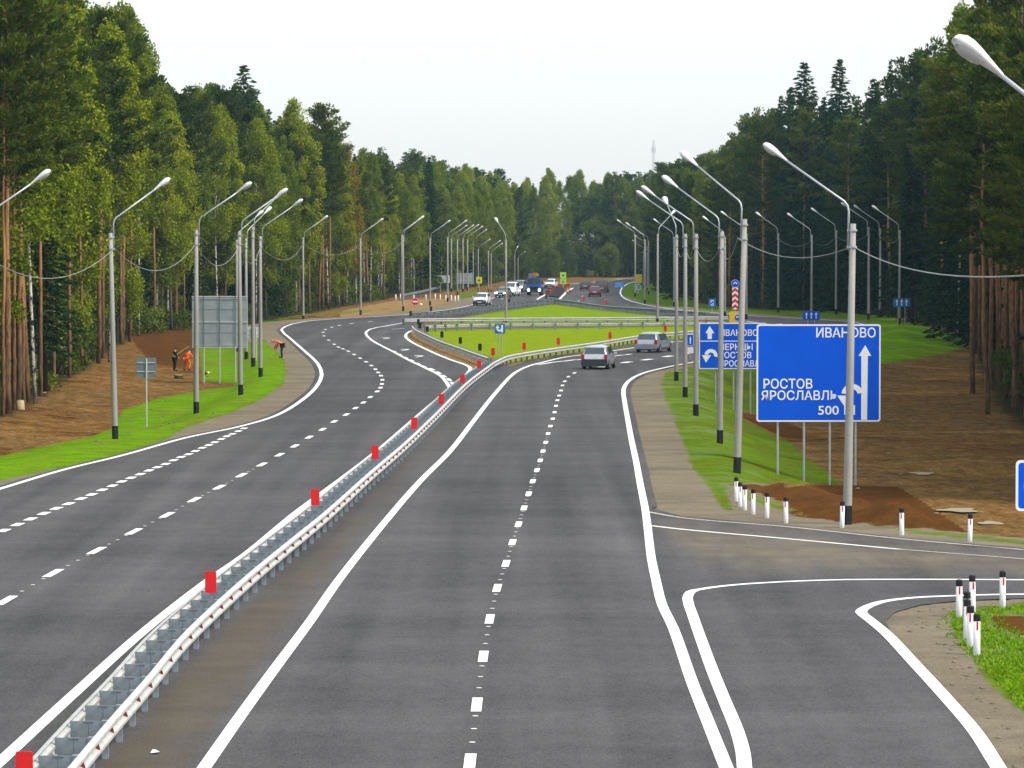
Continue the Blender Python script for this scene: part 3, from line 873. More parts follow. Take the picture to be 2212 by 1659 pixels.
def ground_mesh():
    vv = np.concatenate([np.arange(6000, 2000, -500), np.arange(2000, 1680, -40), np.arange(1680, 1000, -5), np.arange(1000, 720, -3), np.arange(720, 580, -1.6),
                         np.array([578, 574, 568, 560, 552, 544, 536, 530, 525])])
    uu = np.concatenate([np.arange(-16000, -2000, 1000), np.arange(-2000, -200, 100), np.arange(-200, 2440, 10), np.arange(2440, 4300, 100), np.arange(4300, 18300, 1000)])
    Ys = CAM_H * FPX / (vv - VH)
    XX = np.outer(Ys, (uu - UC) / FPX)
    YY = np.repeat(Ys[:, None], len(uu), 1)
    X, Y = XX.ravel(), YY.ravel()
    Z = terr(X, Y)
    nr, nc = XX.shape
    idx = np.arange(nr * nc).reshape(nr, nc)
    F = np.stack([idx[:-1, :-1], idx[:-1, 1:], idx[1:, 1:], idx[1:, :-1]], -1).reshape(-1, 4)
    me = bpy.data.meshes.new('ground')
    me.from_pydata(np.stack([X, Y, Z], 1).tolist(), [], F.tolist())
    me.update()
    U, W = px_of(X, Y, Z)
    far = sstep(-4, 4, W - 560)
    def m(poly, s=5.0, k=1.0):
        return k * sstep(-s, s, signed(U, W, poly))
    grass = np.maximum.reduce([m(GR_L, 5, 1.10), m(GR_LT, 4, 0.55), m(GR_LF, 2, 0.9), m(GR_M1, 2.5), m(GR_M2, 2), m(GR_R, 8, 0.60), m(GR_R2, 4, 0.52), m(GR_R3, 10, 0.58),
                               m(GR_K, 6, 1.2), m(GR_RF, 3), m(GR_RT, 3, 0.8)])
    yel = np.maximum.reduce([m(GR_M1, 4, 0.9), m(GR_M2, 3, 0.55), 0.35 * m(GR_LT, 3)])
    earth = np.maximum.reduce([m(EARTH, 4), m(EARTH2, 5), m(EARTH3, 6, 0.9)])
    grass = grass * (1 - m(EARTH, 4)) * (1 - m(EARTH2, 5)) * (1 - 0.8 * m(EARTH3, 6))
    d = road_sd(X, Y)
    gravel = 1 - sstep(3.2, 5.2, d)
    gravel = np.where(inside(X, Y, HOLE1) | inside(X, Y, HOLE2), 0.25, gravel)
    gravel = gravel * (1 - earth)
    floor = np.maximum(sstep(-3, 3, signed(X, Y, FOREST_L)), sstep(-3, 3, signed(X, Y, FOREST_R)))
    tan = np.maximum(m(TAN, 3), m(TAN2, 2))
    tan = np.maximum(tan, np.where(inside(X, Y, HOLE1), 0.55, 0))
    lush = np.maximum.reduce([m(GR_L, 10), m(GR_M1, 5), m(GR_M2, 4), m(GR_K, 6)])
    for nm, val in (('lush', lush), ('grass', grass), ('yellowish', yel), ('earth', np.maximum(earth, 0.72 * m(RED, 14))), ('gravel', gravel), ('floor', floor), ('tan', tan)):
        a = me.attributes.new(nm, 'FLOAT', 'POINT')
        a.data.foreach_set('value', val.astype(np.float32))
    me.polygons.foreach_set('use_smooth', [True] * len(me.polygons))
    return me, X, Y, Z, U, W, grass
g_me, gX, gY, gZ, gU, gW, gGrass = ground_mesh()
ground = tag(link('ground', g_me, M['ground']), 'verges and cleared ground between highway and forest', kind='structure')

# short grass that stands up along the near verges
def grass_tufts():
    ok = (gGrass > 0.45) & (gU > -150) & (gU < 2360) & (gW > 1250) & (gW < 1750)
    ids = np.nonzero(ok)[0]
    w = gY[ids] ** 0.6
    pick = NR.choice(ids, 2500, p=w / w.sum())
    n = len(pick) * 4
    cx = np.repeat(gX[pick] + NR.normal(0, 0.12, len(pick)) * gY[pick] / 80, 4) + NR.normal(0, 0.05, n)
    cy = np.repeat(gY[pick] + NR.normal(0, 1.0, len(pick)), 4) + NR.normal(0, 0.05, n)
    good = road_sd(cx, cy) > 1.1
    cx, cy = cx[good], cy[good]
    n = len(cx)
    cz = terr(cx, cy)
    h = NR.uniform(0.03, 0.09, n)
    a = NR.uniform(0, 2 * math.pi, n)
    w = NR.uniform(0.012, 0.03, n)
    lx, ly = NR.normal(0, 0.05, n), NR.normal(0, 0.05, n)
    V = np.zeros((n, 3, 3))
    V[:, 0] = np.stack([cx - w * np.cos(a), cy - w * np.sin(a), cz], 1)
    V[:, 1] = np.stack([cx + w * np.cos(a), cy + w * np.sin(a), cz], 1)
    V[:, 2] = np.stack([cx + lx, cy + ly, cz + h], 1)
    me = fast_mesh('grass', V.reshape(-1, 3), np.arange(n * 3).reshape(n, 3), M['grass_blade'], np.repeat(NR.random(n), 3))
    return link('grass', me)

def fast_mesh(name, V, F, m, tone=None):
    me = bpy.data.meshes.new(name)
    V = np.ascontiguousarray(V, np.float32)
    F = np.ascontiguousarray(F, np.int32)
    k = F.shape[1]
    me.vertices.add(len(V))
    me.vertices.foreach_set('co', V.ravel())
    me.loops.add(F.size)
    me.loops.foreach_set('vertex_index', F.ravel())
    me.polygons.add(len(F))
    me.polygons.foreach_set('loop_start', np.arange(0, F.size, k, dtype=np.int32))
    try:
        me.polygons.foreach_set('loop_total', np.full(len(F), k, np.int32))
    except Exception:
        pass
    me.update(calc_edges=True)
    if m is not None:
        me.materials.append(m)
    if tone is not None:
        a = me.attributes.new('tone', 'FLOAT', 'POINT')
        a.data.foreach_set('value', np.ascontiguousarray(tone, np.float32))
    return me
tag(grass_tufts(), 'short green grass sown along the road verges', kind='stuff')

# ================================================================== GUARDRAILS
Z_RAIL = 0.62
W_PROF = [(0.0, 0.31), (0.085, 0.345), (0.085, 0.395), (0.0, 0.445), (0.0, 0.485), (0.085, 0.535), (0.085, 0.585), (0.0, 0.62)]

def rail_piece(name, path, off, sgn, parent, m='steel'):
    """a length of W beam; off = sideways distance of its back, sgn = side its face looks to"""
    vs, n = [], len(W_PROF)
    back = W_PROF[::-1]
    loops = []
    for dn, dz in W_PROF:
        loops.append((offset(path, sgn * (off + dn)), dz))
    for dn, dz in back:
        loops.append((offset(path, sgn * (off + dn - 0.012)), dz - 0.002))
    L = len(loops)
    for pts, dz in loops:
        vs += [(x, y, dz) for x, y in pts]
    k = len(path)
    fs = []
    for i in range(L):
        j = (i + 1) % L
        for q in range(k - 1):
            fs.append((i * k + q, j * k + q, j * k + q + 1, i * k + q + 1))
    fs.append(tuple(i * k for i in range(L)))
    fs.append(tuple(i * k + k - 1 for i in range(L))[::-1])
    mb = MB(); mb.add(vs, fs)
    return mb.build(name, M[m], parent)

def post_meshes(double):
    p = MB().box((0.25 if double else 0, 0, 0.12), (0.10, 0.14, 0.98))
    if double:
        s = MB().box((0, -0.045, 0.475), (0.60, 0.012, 0.26)).box((-0.30, 0.0, 0.475), (0.012, 0.10, 0.26)).box((0.30, 0, 0.475), (0.012, 0.10, 0.26)) \
            .box((0, -0.054, 0.475), (0.012, 0.012, 0.26)).box((0.0, -0.056, 0.60), (0.16, 0.02, 0.02))
    else:
        s = MB().box((0.10, 0, 0.475), (0.20, 0.06, 0.22))
    return p.mesh('post', M['steel_grey']), s.mesh('spacer', M['steel_grey'])
POST_D = post_meshes(True)
POST_S = post_meshes(False)
REFL = MB().prism([(-0.05, -0.055), (0.05, -0.055), (0.012, 0.055), (-0.012, 0.055)], -0.012, 0.012).mesh('reflector', M['red_dark'])
def marker_mesh(m):
    return MB().prism([(x, z + 0.98) for x, z in rounded_rect(0.24, 0.46, 0.035)], -0.015, 0.015).mesh('marker_plate', M[m])
MARK = {'red': marker_mesh('red'), 'black': marker_mesh('black')}
STALK = MB().box((0, 0.03, 0.72), (0.04, 0.02, 0.35)).mesh('stalk', M['steel_grey'])

def guardrail(label, path, double, side, step=2.0, piece=8.0, refl=False, marks=(), post_side=1, m='steel'):
    root = empty('guardrail', (path[0][0], path[0][1], 0))
    ox, oy = path[0][0], path[0][1]
    tag(root, label, 'guardrail', 'steel guardrails of the junction')
    P = resample(path, step)
    loc = [(x - ox, y - oy) for x, y in P]
    per = max(1, int(round(piece / step)))
    i = 0
    while i < len(loc) - 1:
        j = min(i + per, len(loc) - 1)
        seg = loc[i:j + 1]
        (ax, ay), (bx, by) = seg[-2], seg[-1]
        seg = seg[:-1] + [(bx + (bx - ax) * 0.02, by + (by - ay) * 0.02)]
        if double:
            rail_piece('rail', seg, 0.305, 1, root, m)
            rail_piece('rail', seg, 0.305, -1, root, m)
        else:
            rail_piece('rail', seg, 0.205, side, root, m)
        i = j
    T = np.gradient(np.array(loc), axis=0)
    pm, sm = POST_D if double else POST_S
    for (x, y), t in zip(loc, T):
        rz = -math.atan2(t[0], t[1])
        if not double and side < 0: rz += math.pi
        p = link('post', pm, None, root); p.location = (x, y, 0); p.rotation_euler = (0, 0, rz)
        s = link('spacer', sm, None, root); s.location = (x, y, 0); s.rotation_euler = (0, 0, rz)
        if refl:
            n = np.array([t[1], -t[0]]) / (np.hypot(*t) + 1e-9)
            r = link('reflector', REFL, None, root)
            r.location = (x + n[0] * 0.345, y + n[1] * 0.345, 0.466); r.rotation_euler = (0, 0, rz)
    A = np.array(loc) + np.array([ox, oy])
    for u, v, colr in marks:
        q = np.array(at(u, v, 0.98))
        k = int(np.argmin(np.linalg.norm(A - q, axis=1)))
        px, py = (A[k] if np.linalg.norm(A[k] - q) < 9 else q)
        Yv = py
        xx = px + np.clip(q[0] - px, -0.3, 0.3)
        mk = link('marker_plate', MARK[colr], None, root)
        mk['label'] = colr + ' marker plate on a short stalk'
        mk.location = (xx - ox, Yv - oy, 0)
        st = link('stalk', STALK, None, mk)
    return root

RT = [(187, 1626), (248, 1553), (333, 1456), (403, 1371), (533, 1249), (633, 1166), (707, 1106), (811, 1013), (878, 956), (944, 893), (1011, 826), (1068, 783)]
RT2 = [(1068, 783), (1094, 770), (1144, 760), (1211, 750), (1311, 736), (1394, 723), (1494, 715), (1600, 707), (1690, 699)]
rt = [(-6.35, 42.0), (-6.34, 50.0)] + ground_line(RT, Z_RAIL)
main_path = offset(rt, -0.39)
guardrail('long double guardrail with red marker plates dividing the two carriageways', main_path, True, 1, 2.0, 8.0, True,
          [(65, 1645, 'red'), (457, 1255, 'red'), (678, 1078, 'red'), (810, 978, 'red'), (896, 912, 'red'), (957, 860, 'red'), (1001, 819, 'red'), (1035, 787, 'red')])
rt2 = offset(ground_line(RT2, Z_RAIL), -0.29)
guardrail('pale guardrail curving along the grass median beside the two silver cars', rt2, False, 1, 2.0, 8.0, False,
          [(1132, 747, 'red'), (1206, 737, 'red'), (1319, 725, 'red'), (1447, 709, 'red')])
LT = [(1062, 772), (1035, 763), (995, 749), (957, 736), (923, 721), (903, 711), (896, 704)]
guardrail('guardrail with black marker plates beside the turning lane and brown soil strip', ground_line(LT, Z_RAIL), False, -1, 2.0, 8.0, False,
          [(1064, 765, 'red'), (1037, 749, 'black'), (994, 736, 'black'), (955, 722, 'black'), (923, 711, 'black'), (907, 703, 'black'), (919, 693, 'black')])
CF = [(918, 702), (1000, 698.5), (1093, 697), (1300, 696), (1450, 695), (1570, 694)]
guardrail('white guardrail seen from its post side behind the blue turn sign', ground_line(CF, Z_RAIL), False, -1, 2.0, 8.0)
CB = [(871, 688.5), (950, 687.5), (1093, 686.5), (1300, 685.5), (1500, 684), (1570, 683.5)]
guardrail('bright guardrail along the near side of the rear grass triangle', ground_line(CB, Z_RAIL), False, 1, 2.0, 8.0)
RL = [(893, 677), (1000, 668), (1056, 660), (1150, 650), (1198, 646.5)]
guardrail('dull grey guardrail beside the rear grass triangle facing the oncoming white car', ground_line(RL, Z_RAIL), False, -1, 3.0, 9.0, False,
          [(887, 677, 'black'), (966, 667, 'black'), (1122, 649, 'black'), (1163, 641, 'black')], m='steel_grey')
RR = [(1202, 646.5), (1240, 650), (1311, 660), (1440, 668), (1530, 674)]
guardrail('dull grey guardrail beside the rear grass triangle behind the maroon car', ground_line(RR, Z_RAIL), False, 1, 3.0, 9.0, False,
          [(1273, 645, 'red'), (1372, 652, 'red')], m='steel_grey')
RA = [(868, 640), (905, 633), (948, 622)]
guardrail('thin grey roadside railing beyond the no-entry sign', ground_line(RA, 0.3), False, 1, 3.0, 9.0, m='steel_grey')

# ================================================================== STREET LAMPS
POLE_H, ARM_Z, HEAD_Z, REACH = 8.65, 9.25, 10.75, 2.45
def lamp_parts():
    pole = MB()
    rings = []
    for z, r in ((-0.6, 0.135), (0.5, 0.130), (4.5, 0.108), (POLE_H, 0.086)):
        rings.append((r, z))
    pole.lathe(rings, 8)
    band = MB().lathe([(0.137, -0.1), (0.136, 0.55)], 8)
    arm = MB()
    pts = [(-0.13, 0, POLE_H - 0.75), (-0.13, 0, ARM_Z - 0.25), (-0.17, 0, ARM_Z - 0.08), (-0.27, 0, ARM_Z + 0.04), (-0.45, 0, ARM_Z + 0.16), (-REACH + 0.45, 0, HEAD_Z - 0.28)]
    arm.tube(pts, 0.032, 8)
    col = MB().lathe([(0.125, POLE_H - 0.22), (0.125, POLE_H - 0.16)], 8).lathe([(0.127, POLE_H - 0.70), (0.127, POLE_H - 0.64)], 8)
    col.box((-0.11, 0, POLE_H - 0.19), (0.12, 0.06, 0.05)).box((-0.11, 0, POLE_H - 0.67), (0.12, 0.06, 0.05))
    # drop-shaped head along the arm
    h = MB()
    d = Vector((-(REACH - 0.45 - 0.45), 0, HEAD_Z - 0.28 - ARM_Z - 0.16)).normalized()
    s0 = Vector((-REACH + 0.52, 0, HEAD_Z - 0.33))
    prof = [(0.0, 0.05), (0.10, 0.075), (0.28, 0.12), (0.45, 0.165), (0.60, 0.19), (0.72, 0.18), (0.81, 0.12), (0.85, 0.02)]
    up = Vector((0, 0, 1)); sd = Vector((0, 1, 0)); nn = sd.cross(d).normalized()
    if nn.z < 0: nn = -nn
    vs, fs = [], []
    K = 10
    for s, r in prof:
        c = s0 + d * s
        for k in range(K):
            a = 2 * math.pi * k / K
            vs.append(c + sd * (math.cos(a) * r) + nn * (math.sin(a) * r * (0.75 if math.sin(a) > 0 else 0.35)))
    for i in range(len(prof) - 1):
        for k in range(K):
            fs.append((i * K + k, i * K + (k + 1) % K, (i + 1) * K + (k + 1) % K, (i + 1) * K + k))
    fs.append(tuple(range(K))); fs.append(tuple((len(prof) - 1) * K + k for k in range(K))[::-1])
    h.add(vs, fs)
    lens = MB()
    vs, fs = [], []
    for s, r in ((0.36, 0.11), (0.45, 0.15), (0.60, 0.165), (0.73, 0.13), (0.79, 0.05)):
        c = s0 + d * s
        for k in range(K):
            a = math.pi + math.pi * k / (K - 1)
            vs.append(c + sd * (math.cos(a) * r) + nn * (math.sin(a) * r * 0.75))
    for i in range(4):
        for k in range(K - 1):
            fs.append((i * K + k, i * K + k + 1, (i + 1) * K + k + 1, (i + 1) * K + k))
        fs.append((i * K + K - 1, i * K, (i + 1) * K, (i + 1) * K + K - 1))
    fs.append(tuple(range(K))); fs.append(tuple(4 * K + k for k in range(K))[::-1])
    lens.add(vs, fs)
    return (pole.mesh('pole', M['concrete'], True), band.mesh('base_band', M['black']), arm.mesh('arm', M['arm'], True),
            col.mesh('clamp', M['arm']), h.mesh('lamp_head', M['lamp_shell'], True), lens.mesh('lens', M['lamp_lens'], True))
LAMP_ME = lamp_parts()
LAMPS = {}
def street_lamp(key, base, v_top, u_head, label, lean=0.0, group='concrete street lamps along the highway', xyz=None):
    x, y, z = xyz if xyz else at_ground(*base)
    s = (zat(v_top, y) - z) / POLE_H if v_top else 1.0
    s = min(max(s, 0.45), 1.35)
    r = (u_head - base[0]) / ppm(y) / s                     # sideways reach seen from the road
    k = max(-1.0, min(1.0, r / (REACH - 0.1)))
    yaw = math.acos(-k)                                      # arm is built towards -x
    root = empty('street_lamp', (x, y, z), 0)
    root.rotation_euler = (0, lean, -yaw if y > 120 else yaw)
    if abs(lean) > 0:
        root.rotation_mode = 'XYZ'
        root.matrix_world = Matrix.Translation((x, y, z)) @ Matrix.Rotation(lean, 4, 'Y') @ Matrix.Rotation(-yaw, 4, 'Z') @ Matrix.Scale(s, 4)
    else:
        root.scale = (s, s, s)
    tag(root, label, 'street lamp', group)
    for nm, me in zip(('pole', 'base_band', 'arm', 'clamp', 'lamp_head'), LAMP_ME[:5]):
        o = link(nm, me, None, root)
        if nm == 'lamp_head':
            link('lens', LAMP_ME[5], None, o)
    LAMPS[key] = (x, y, z, s, root)
    return root

SL = street_lamp
SL('near', (2513, 1867), None, 2155, 'street lamp whose big pale head reaches in at the top corner above the dark pines', xyz=(8.22, 50.5, -0.02))
SL('A', (1830, 1133), 483, 1655, 'tall concrete street lamp standing in front of the large blue Ivanovo sign', 0.016)
SL('B', (1592, 1022), 473, 1468, 'street lamp just before the large blue sign, hiding part of the smaller blue sign', 0.028)
SL('C', (1555, 958), 500, 1440, 'street lamp on the grass slope in front of the smaller blue direction sign', 0.008)
SL('D', (1503, 898), 505, 1390, 'street lamp at the edge of the smaller blue sign, on the grass slope')
SL('E', (1480, 858), 505, 1380, 'street lamp second beyond the smaller blue sign on the shoulder')
SL('F', (1461, 823), 507, 1440, 'farthest street lamp of the row on the curve where the silver cars turn')
SL('MR', (1420, 701), 505, 1455, 'pale street lamp on the grass median with its arm over the far lanes', 0.003)
SL('ML', (1093, 697), 517, 1072, 'street lamp on the grass median right behind the blue turn sign')
SL('L0', (-44, 1021), 503, 105, 'street lamp outside the picture whose head hangs before orange pine trunks')
SL('L1', (249, 948), 503, 363, 'nearest whole street lamp on the bright green verge', -0.019)
SL('L2', (424, 893), 497, 533, 'street lamp in front of the edge of the big grey sign back', 0.003)
SL('L3', (520, 853), 500, 613, 'street lamp covering the far edge of the big grey sign back', -0.006)
SL('L4', (563, 814), 510, 648, 'street lamp on the verge closest to the bending worker')
SL('L5', (547, 792), 490, 603, 'street lamp second behind the big grey sign back')
SL('L6', (532, 776), 515, 577, 'street lamp third behind the big grey sign back')
SL('L7', (512, 760), 518, 560, 'street lamp hidden to half its height by the big grey sign back')
SL('L8', (655, 687), 513, 703, 'lone street lamp at the top of the bend before the pine trunks')
SL('L9', (779, 680), 515, 823, 'lone street lamp where the bend passes the birches')
SL('L10', (871, 672), 509, 911, 'street lamp nearest to the no-entry sign, front one of a pair')
SL('L11', (868, 648), 507, 917, 'street lamp behind the front one of the pair near the no-entry sign')
SL('L12', (929, 660), 514, 973, 'street lamp on the tan bank between the no-entry sign and the blank grey signs')
SL('L13', (967, 652), 512, 1008, 'street lamp in front of the paler blank grey sign')
far_l = [((975, 634), 516, 1013), ((988, 637), 517, 1023), ((1000, 631), 515, 1033), ((1010, 628), 517, 1040), ((1022, 624), 521, 1050), ((1033, 628), 539, 1060),
         ((1055, 629), 542, 1080), ((1061, 631), 547, 1086), ((1112, 616), 549, 1118), ((1119, 612), 557, 1136)]
far_txt = ['small far street lamp directly behind the paler blank grey sign', 'small far street lamp between the two blank grey signs', 'small far street lamp through the darker blank grey sign',
           'small far street lamp at the edge of the darker blank grey sign', 'small far street lamp between the darker grey sign and the yellow crossing sign',
           'small far street lamp right behind the yellow crossing sign', 'first thin street lamp past the yellow crossing sign', 'second thin street lamp past the yellow crossing sign',
           'thin far street lamp above the grey oncoming car', 'farthest thin street lamp beside the blue crane truck']
for i, (b, vt, uh) in enumerate(far_l):
    SL('f%d' % i, b, vt, uh, far_txt[i])
rt_l = [((1681, 675), 503, 1638, 'first street lamp seen between the two blue direction signs against the dark forest'), ((1753, 684), 507, 1688, 'street lamp rising behind the low blue lane sign'),
        ((1806, 679), 497, 1757, 'street lamp between the low blue lane sign and the tall pole before the big sign'), ((1876, 690), 490, 1818, 'street lamp just past the tall pole, before the dark forest'),
        ((1901, 685), 493, 1850, 'street lamp second past the tall pole, before the dark forest'), ((1943, 700), 497, 1890, 'outermost street lamp of the far loop, behind two blue lane signs'),
        ((1612, 690), 505, 1553, 'street lamp mostly hidden behind the pole at the smaller blue sign'), ((1566, 684), 512, 1523, 'street lamp far behind the pole on the grass slope')]
for i, (b, vt, uh, t) in enumerate(rt_l):
    SL('r%d' % i, b, vt, uh, t)
rf = [((1456, 662), 512, 1414, 'far street lamp beyond the curve lamp, at the end of the grey guardrail'), ((1372, 641), 509, 1336, 'far street lamp next to the yellow far sign'),
      ((1393, 656), 517, 1341, 'far street lamp closest to the grey guardrail and the yellow sign'), ((1401, 636), 520, 1358, 'far street lamp third along the grass beyond the yellow sign'),
      ((1398, 628), 532, 1349, 'short far street lamp behind the third one beyond the yellow sign'), ((1390, 622), 540, 1350, 'shortest far street lamp at the edge of the far forest')]
for i, (b, vt, uh, t) in enumerate(rf):
    SL('q%d' % i, b, vt, uh, t)

def cable(a, b, sag, label):
    xa, ya, za, sa, _ = LAMPS[a]; xb, yb, zb, sb, _ = LAMPS[b]
    pa, pb = Vector((xa, ya, za + 8.0 * sa)), Vector((xb, yb, zb + 8.0 * sb))
    if a == 'A': pa.x += 0.13
    if b == 'A': pb.x += 0.13
    pts = []
    for i in range(17):
        t = i / 16
        p = pa.lerp(pb, t)
        p.z -= sag * 4 * t * (1 - t)
        pts.append(p - pa)
    o = MB().tube(pts, 0.015, 5).build('overhead_cable', M['cable'])
    o.location = pa
    tag(o, label, 'cable', 'sagging cables between street lamps')
cable('L0', 'L1', 1.1, 'sagging cable running out of the picture from the lamp on the bright green verge')
cable('L1', 'L2', 1.1, 'sagging cable from the green verge lamp to the lamp at the grey sign back')
cable('L2', 'L3', 1.1, 'sagging cable above the big grey sign back')
cable('L3', 'L4', 1.0, 'sagging cable between the two lamps beside the grey sign back and the bending worker')
cable('L4', 'L8', 1.2, 'long sagging cable to the lone lamp at the top of the bend')
cable('L8', 'L9', 1.2, 'sagging cable between the two lone lamps of the bend')
cable('L9', 'L10', 1.2, 'sagging cable from the birch bend to the lamp near the no-entry sign')
cable('near', 'A', 0.5, 'cable running from the lamp before the big blue sign out past the dark forest')
cable('A', 'B', 0.5, 'sagging cable between the two lamps nearest the big blue sign')
cable('B', 'C', 0.6, 'sagging cable above the smaller blue sign')
cable('C', 'D', 0.6, 'sagging cable between the two lamps before the smaller blue sign')
cable('D', 'E', 0.6, 'sagging cable just beyond the smaller blue sign')
cable('E', 'F', 0.6, 'sagging cable to the farthest lamp of the near row')
cable('r0', 'r1', 0.7, 'thin cable behind the big blue sign near the low lane sign')
cable('r1', 'r2', 0.7, 'thin cable before the dark forest above the low lane sign')
cable('r2', 'r3', 0.7, 'thin cable crossing behind the tall lamp pole')
cable('r4', 'r5', 0.7, 'thin cable to the outermost lamp of the far loop')

# ================================================================== SIGNS (faces look towards -y)
def text_mesh(s, cap, width=None, bold=0.012):
    """flat letters: cap height in metres, squeezed to a width when one is given; origin at the left foot of the line"""
    cu = bpy.data.curves.new('lettering', 'FONT')
    cu.body = s
    cu.size = 1.0
    cu.offset = bold
    cu.extrude = 0.004
    cu.resolution_u = 3
    ob = bpy.data.objects.new('lettering', cu)
    COL.objects.link(ob)
    bpy.context.view_layer.update()
    me = bpy.data.meshes.new_from_object(ob.evaluated_get(bpy.context.evaluated_depsgraph_get()))
    bpy.data.objects.remove(ob)
    bpy.data.curves.remove(cu)
    n = len(me.vertices)
    co = np.zeros(n * 3, np.float32)
    me.vertices.foreach_get('co', co)
    co = co.reshape(n, 3)
    x0, x1 = co[:, 0].min(), co[:, 0].max()
    hgt = 0.73
    y0 = 0.0
    kz = cap / hgt
    kx = kz if width is None else width / (x1 - x0)
    out = np.stack([(co[:, 0] - x0) * kx, -co[:, 2], (co[:, 1] - y0) * kz], 1)
    me.vertices.foreach_set('co', out.ravel())
    me.materials.clear()
    me.materials.append(M['letter'])
    me.update()
    return me

def put_text(s, root, x, z, y, cap, width):
    o = link('lettering', text_mesh(s, cap, width), None, root)
    o.location = (x, y, z)
    return o

def flat(name, poly, y, root, m, thick=0.006):
    """thin raised shape on a sign face"""
    return MB().prism(poly, y - thick, y).build(name, M[m], root)

def ring_poly(cx, cz, r0, r1, a0, a1, n=18):
    out = []
    for k in range(n + 1):
        a = math.radians(a0 + (a1 - a0) * k / n)
        out.append((cx + r1 * math.cos(a), cz + r1 * math.sin(a)))
    for k in range(n, -1, -1):
        a = math.radians(a0 + (a1 - a0) * k / n)
        out.append((cx + r0 * math.cos(a), cz + r0 * math.sin(a)))
    return out

def sign_root(name, base_px, label, cat='road sign', yaw=0.0, group=None, z=None):
    x, y, gz = at_ground(*base_px)
    root = empty(name, (x, y, gz if z is None else z), yaw)
    tag(root, label, cat, group)
    return root, x, y, gz

def box_px(u0, v0, u1, v1, X, Y, Z):
    """sign face in local metres from its place in the picture at distance Y"""
    x0, x1 = xat(u0, Y) - X, xat(u1, Y) - X
    z1, z0 = zat(v0, Y) - Z, zat(v1, Y) - Z
    return x0, x1, z0, z1

def leg(root, x, z_top, r=0.04, y=0.06, m='arm', z0=-0.6):
    o = MB().tube([(x, y, z0), (x, y, z_top)], r, 8).build('leg', M[m], root)
    return o

def face(root, x0, x1, z0, z1, m, border='white', bw=0.05, r=0.06, thick=0.03, back=True):
    w, h = x1 - x0, z1 - z0
    cx, cz = (x0 + x1) / 2, (z0 + z1) / 2
    pan = MB().prism([(x + cx, z + cz) for x, z in rounded_rect(w, h, r)], 0.0, thick).build('panel', M[border or m], root)
    if border:
        flat('sign_face', [(x + cx, z + cz) for x, z in rounded_rect(w - 2 * bw, h - 2 * bw, max(0.01, r - bw * 0.6))], 0.0, pan, m, 0.004)
    return pan

# ---- the large blue direction sign
rt_s, X, Y, Z = sign_root('direction_sign', (1765, 1046), 'largest blue direction sign with white Ivanovo, Rostov and Yaroslavl lettering, on four legs', yaw=math.radians(1.2))
x0, x1, z0, z1 = box_px(1634.5, 700.5, 1903, 911, X, Y, Z)
face(rt_s, x0, x1, z0, z1, 'blue', 'white', 0.06, 0.10, 0.05)
for u in (1681, 1738, 1794, 1850):
    leg(rt_s, xat(u, Y) - X, z1 - 0.2, 0.045, 0.11)
bar = MB()
for t in (0.12, 0.5, 0.88):
    bar.box(((x0 + x1) / 2, 0.06, z0 + (z1 - z0) * t), (x1 - x0 - 0.1, 0.03, 0.06))
bar.build('frame_bar', M['frame_bar'], rt_s)
def q(zx, zy):
    """zoomed sheet position -> sign metres"""
    a = (zx - 483) / 800.0
    b = (zy - 450) / 622.0
    return x0 + a * (x1 - x0), z1 - b * (z1 - z0)
def qt(s, zx0, zx1, zy0, zy1):
    a, b = q(zx0, zy1); c, d = q(zx1, zy0)
    put_text(s, rt_s, a, b, -0.012, d - b, c - a)
qt('ИВАНОВО', 866, 1250, 472, 533)
qt('РОСТОВ', 527, 843, 798, 859)
qt('ЯРОСЛАВЛЬ', 513, 1003, 873, 932)
qt('500 М', 880, 1118, 968, 1026)
flat('arrow', [q(*p) for p in ((1158, 1060), (1158, 652), (1140, 652), (1183, 583), (1222, 652), (1200, 652), (1196, 1060))], -0.004, rt_s, 'letter')
cx, cz = q(1100, 900)
k = (x1 - x0) / 800.0
arc = ring_poly(cx, cz, 36 * k, 70 * k, 12, 172)
flat('arrow', arc, -0.0035, rt_s, 'letter', 0.005)
flat('arrow', [q(*p) for p in ((1003, 905), (1098, 905), (1052, 976))], -0.0025, rt_s, 'letter', 0.005)

# ---- smaller blue direction sign behind
rt2_s, X, Y, Z = sign_root('direction_sign', (1585, 886), 'smaller blue two-row direction sign with a white U-turn arrow, half behind lamp poles', yaw=math.radians(2))
x0, x1, z0, z1 = box_px(1510, 697.5, 1656, 797, X, Y, Z)
face(rt2_s, x0, x1, z0, z1, 'blue', 'white', 0.05, 0.08, 0.05)
for u in (1546, 1585, 1622):
    leg(rt2_s, xat(u, Y) - X, z1 - 0.2, 0.045, 0.11)
def q(zx, zy):
    a = (zx - 105) / 438.0
    b = (zy - 433) / 300.0
    return x0 + a * (x1 - x0), z1 - b * (z1 - z0)
def qt2(s, zx0, zx1, zy0, zy1):
    a, b = q(zx0, zy1); c, d = q(zx1, zy0)
    put_text(s, rt2_s, a, b, -0.012, d - b, c - a)
qt2('ИВАНОВО', 240, 487, 476, 517)
qt2('ЧЕРНЦЫ', 238, 453, 568, 609)
qt2('РОСТОВ', 238, 445, 622, 662)
qt2('ЯРОСЛАВЛЬ', 238, 528, 677, 717)
flat('dividing_line', [q(*p) for p in ((112, 554), (535, 554), (535, 549), (112, 549))], -0.004, rt2_s, 'letter')
flat('arrow', [q(*p) for p in ((160, 538), (160, 500), (146, 500), (174, 453), (204, 500), (188, 500), (188, 538))], -0.004, rt2_s, 'letter')
cx, cz = q(182, 646)
k = (x1 - x0) / 438.0
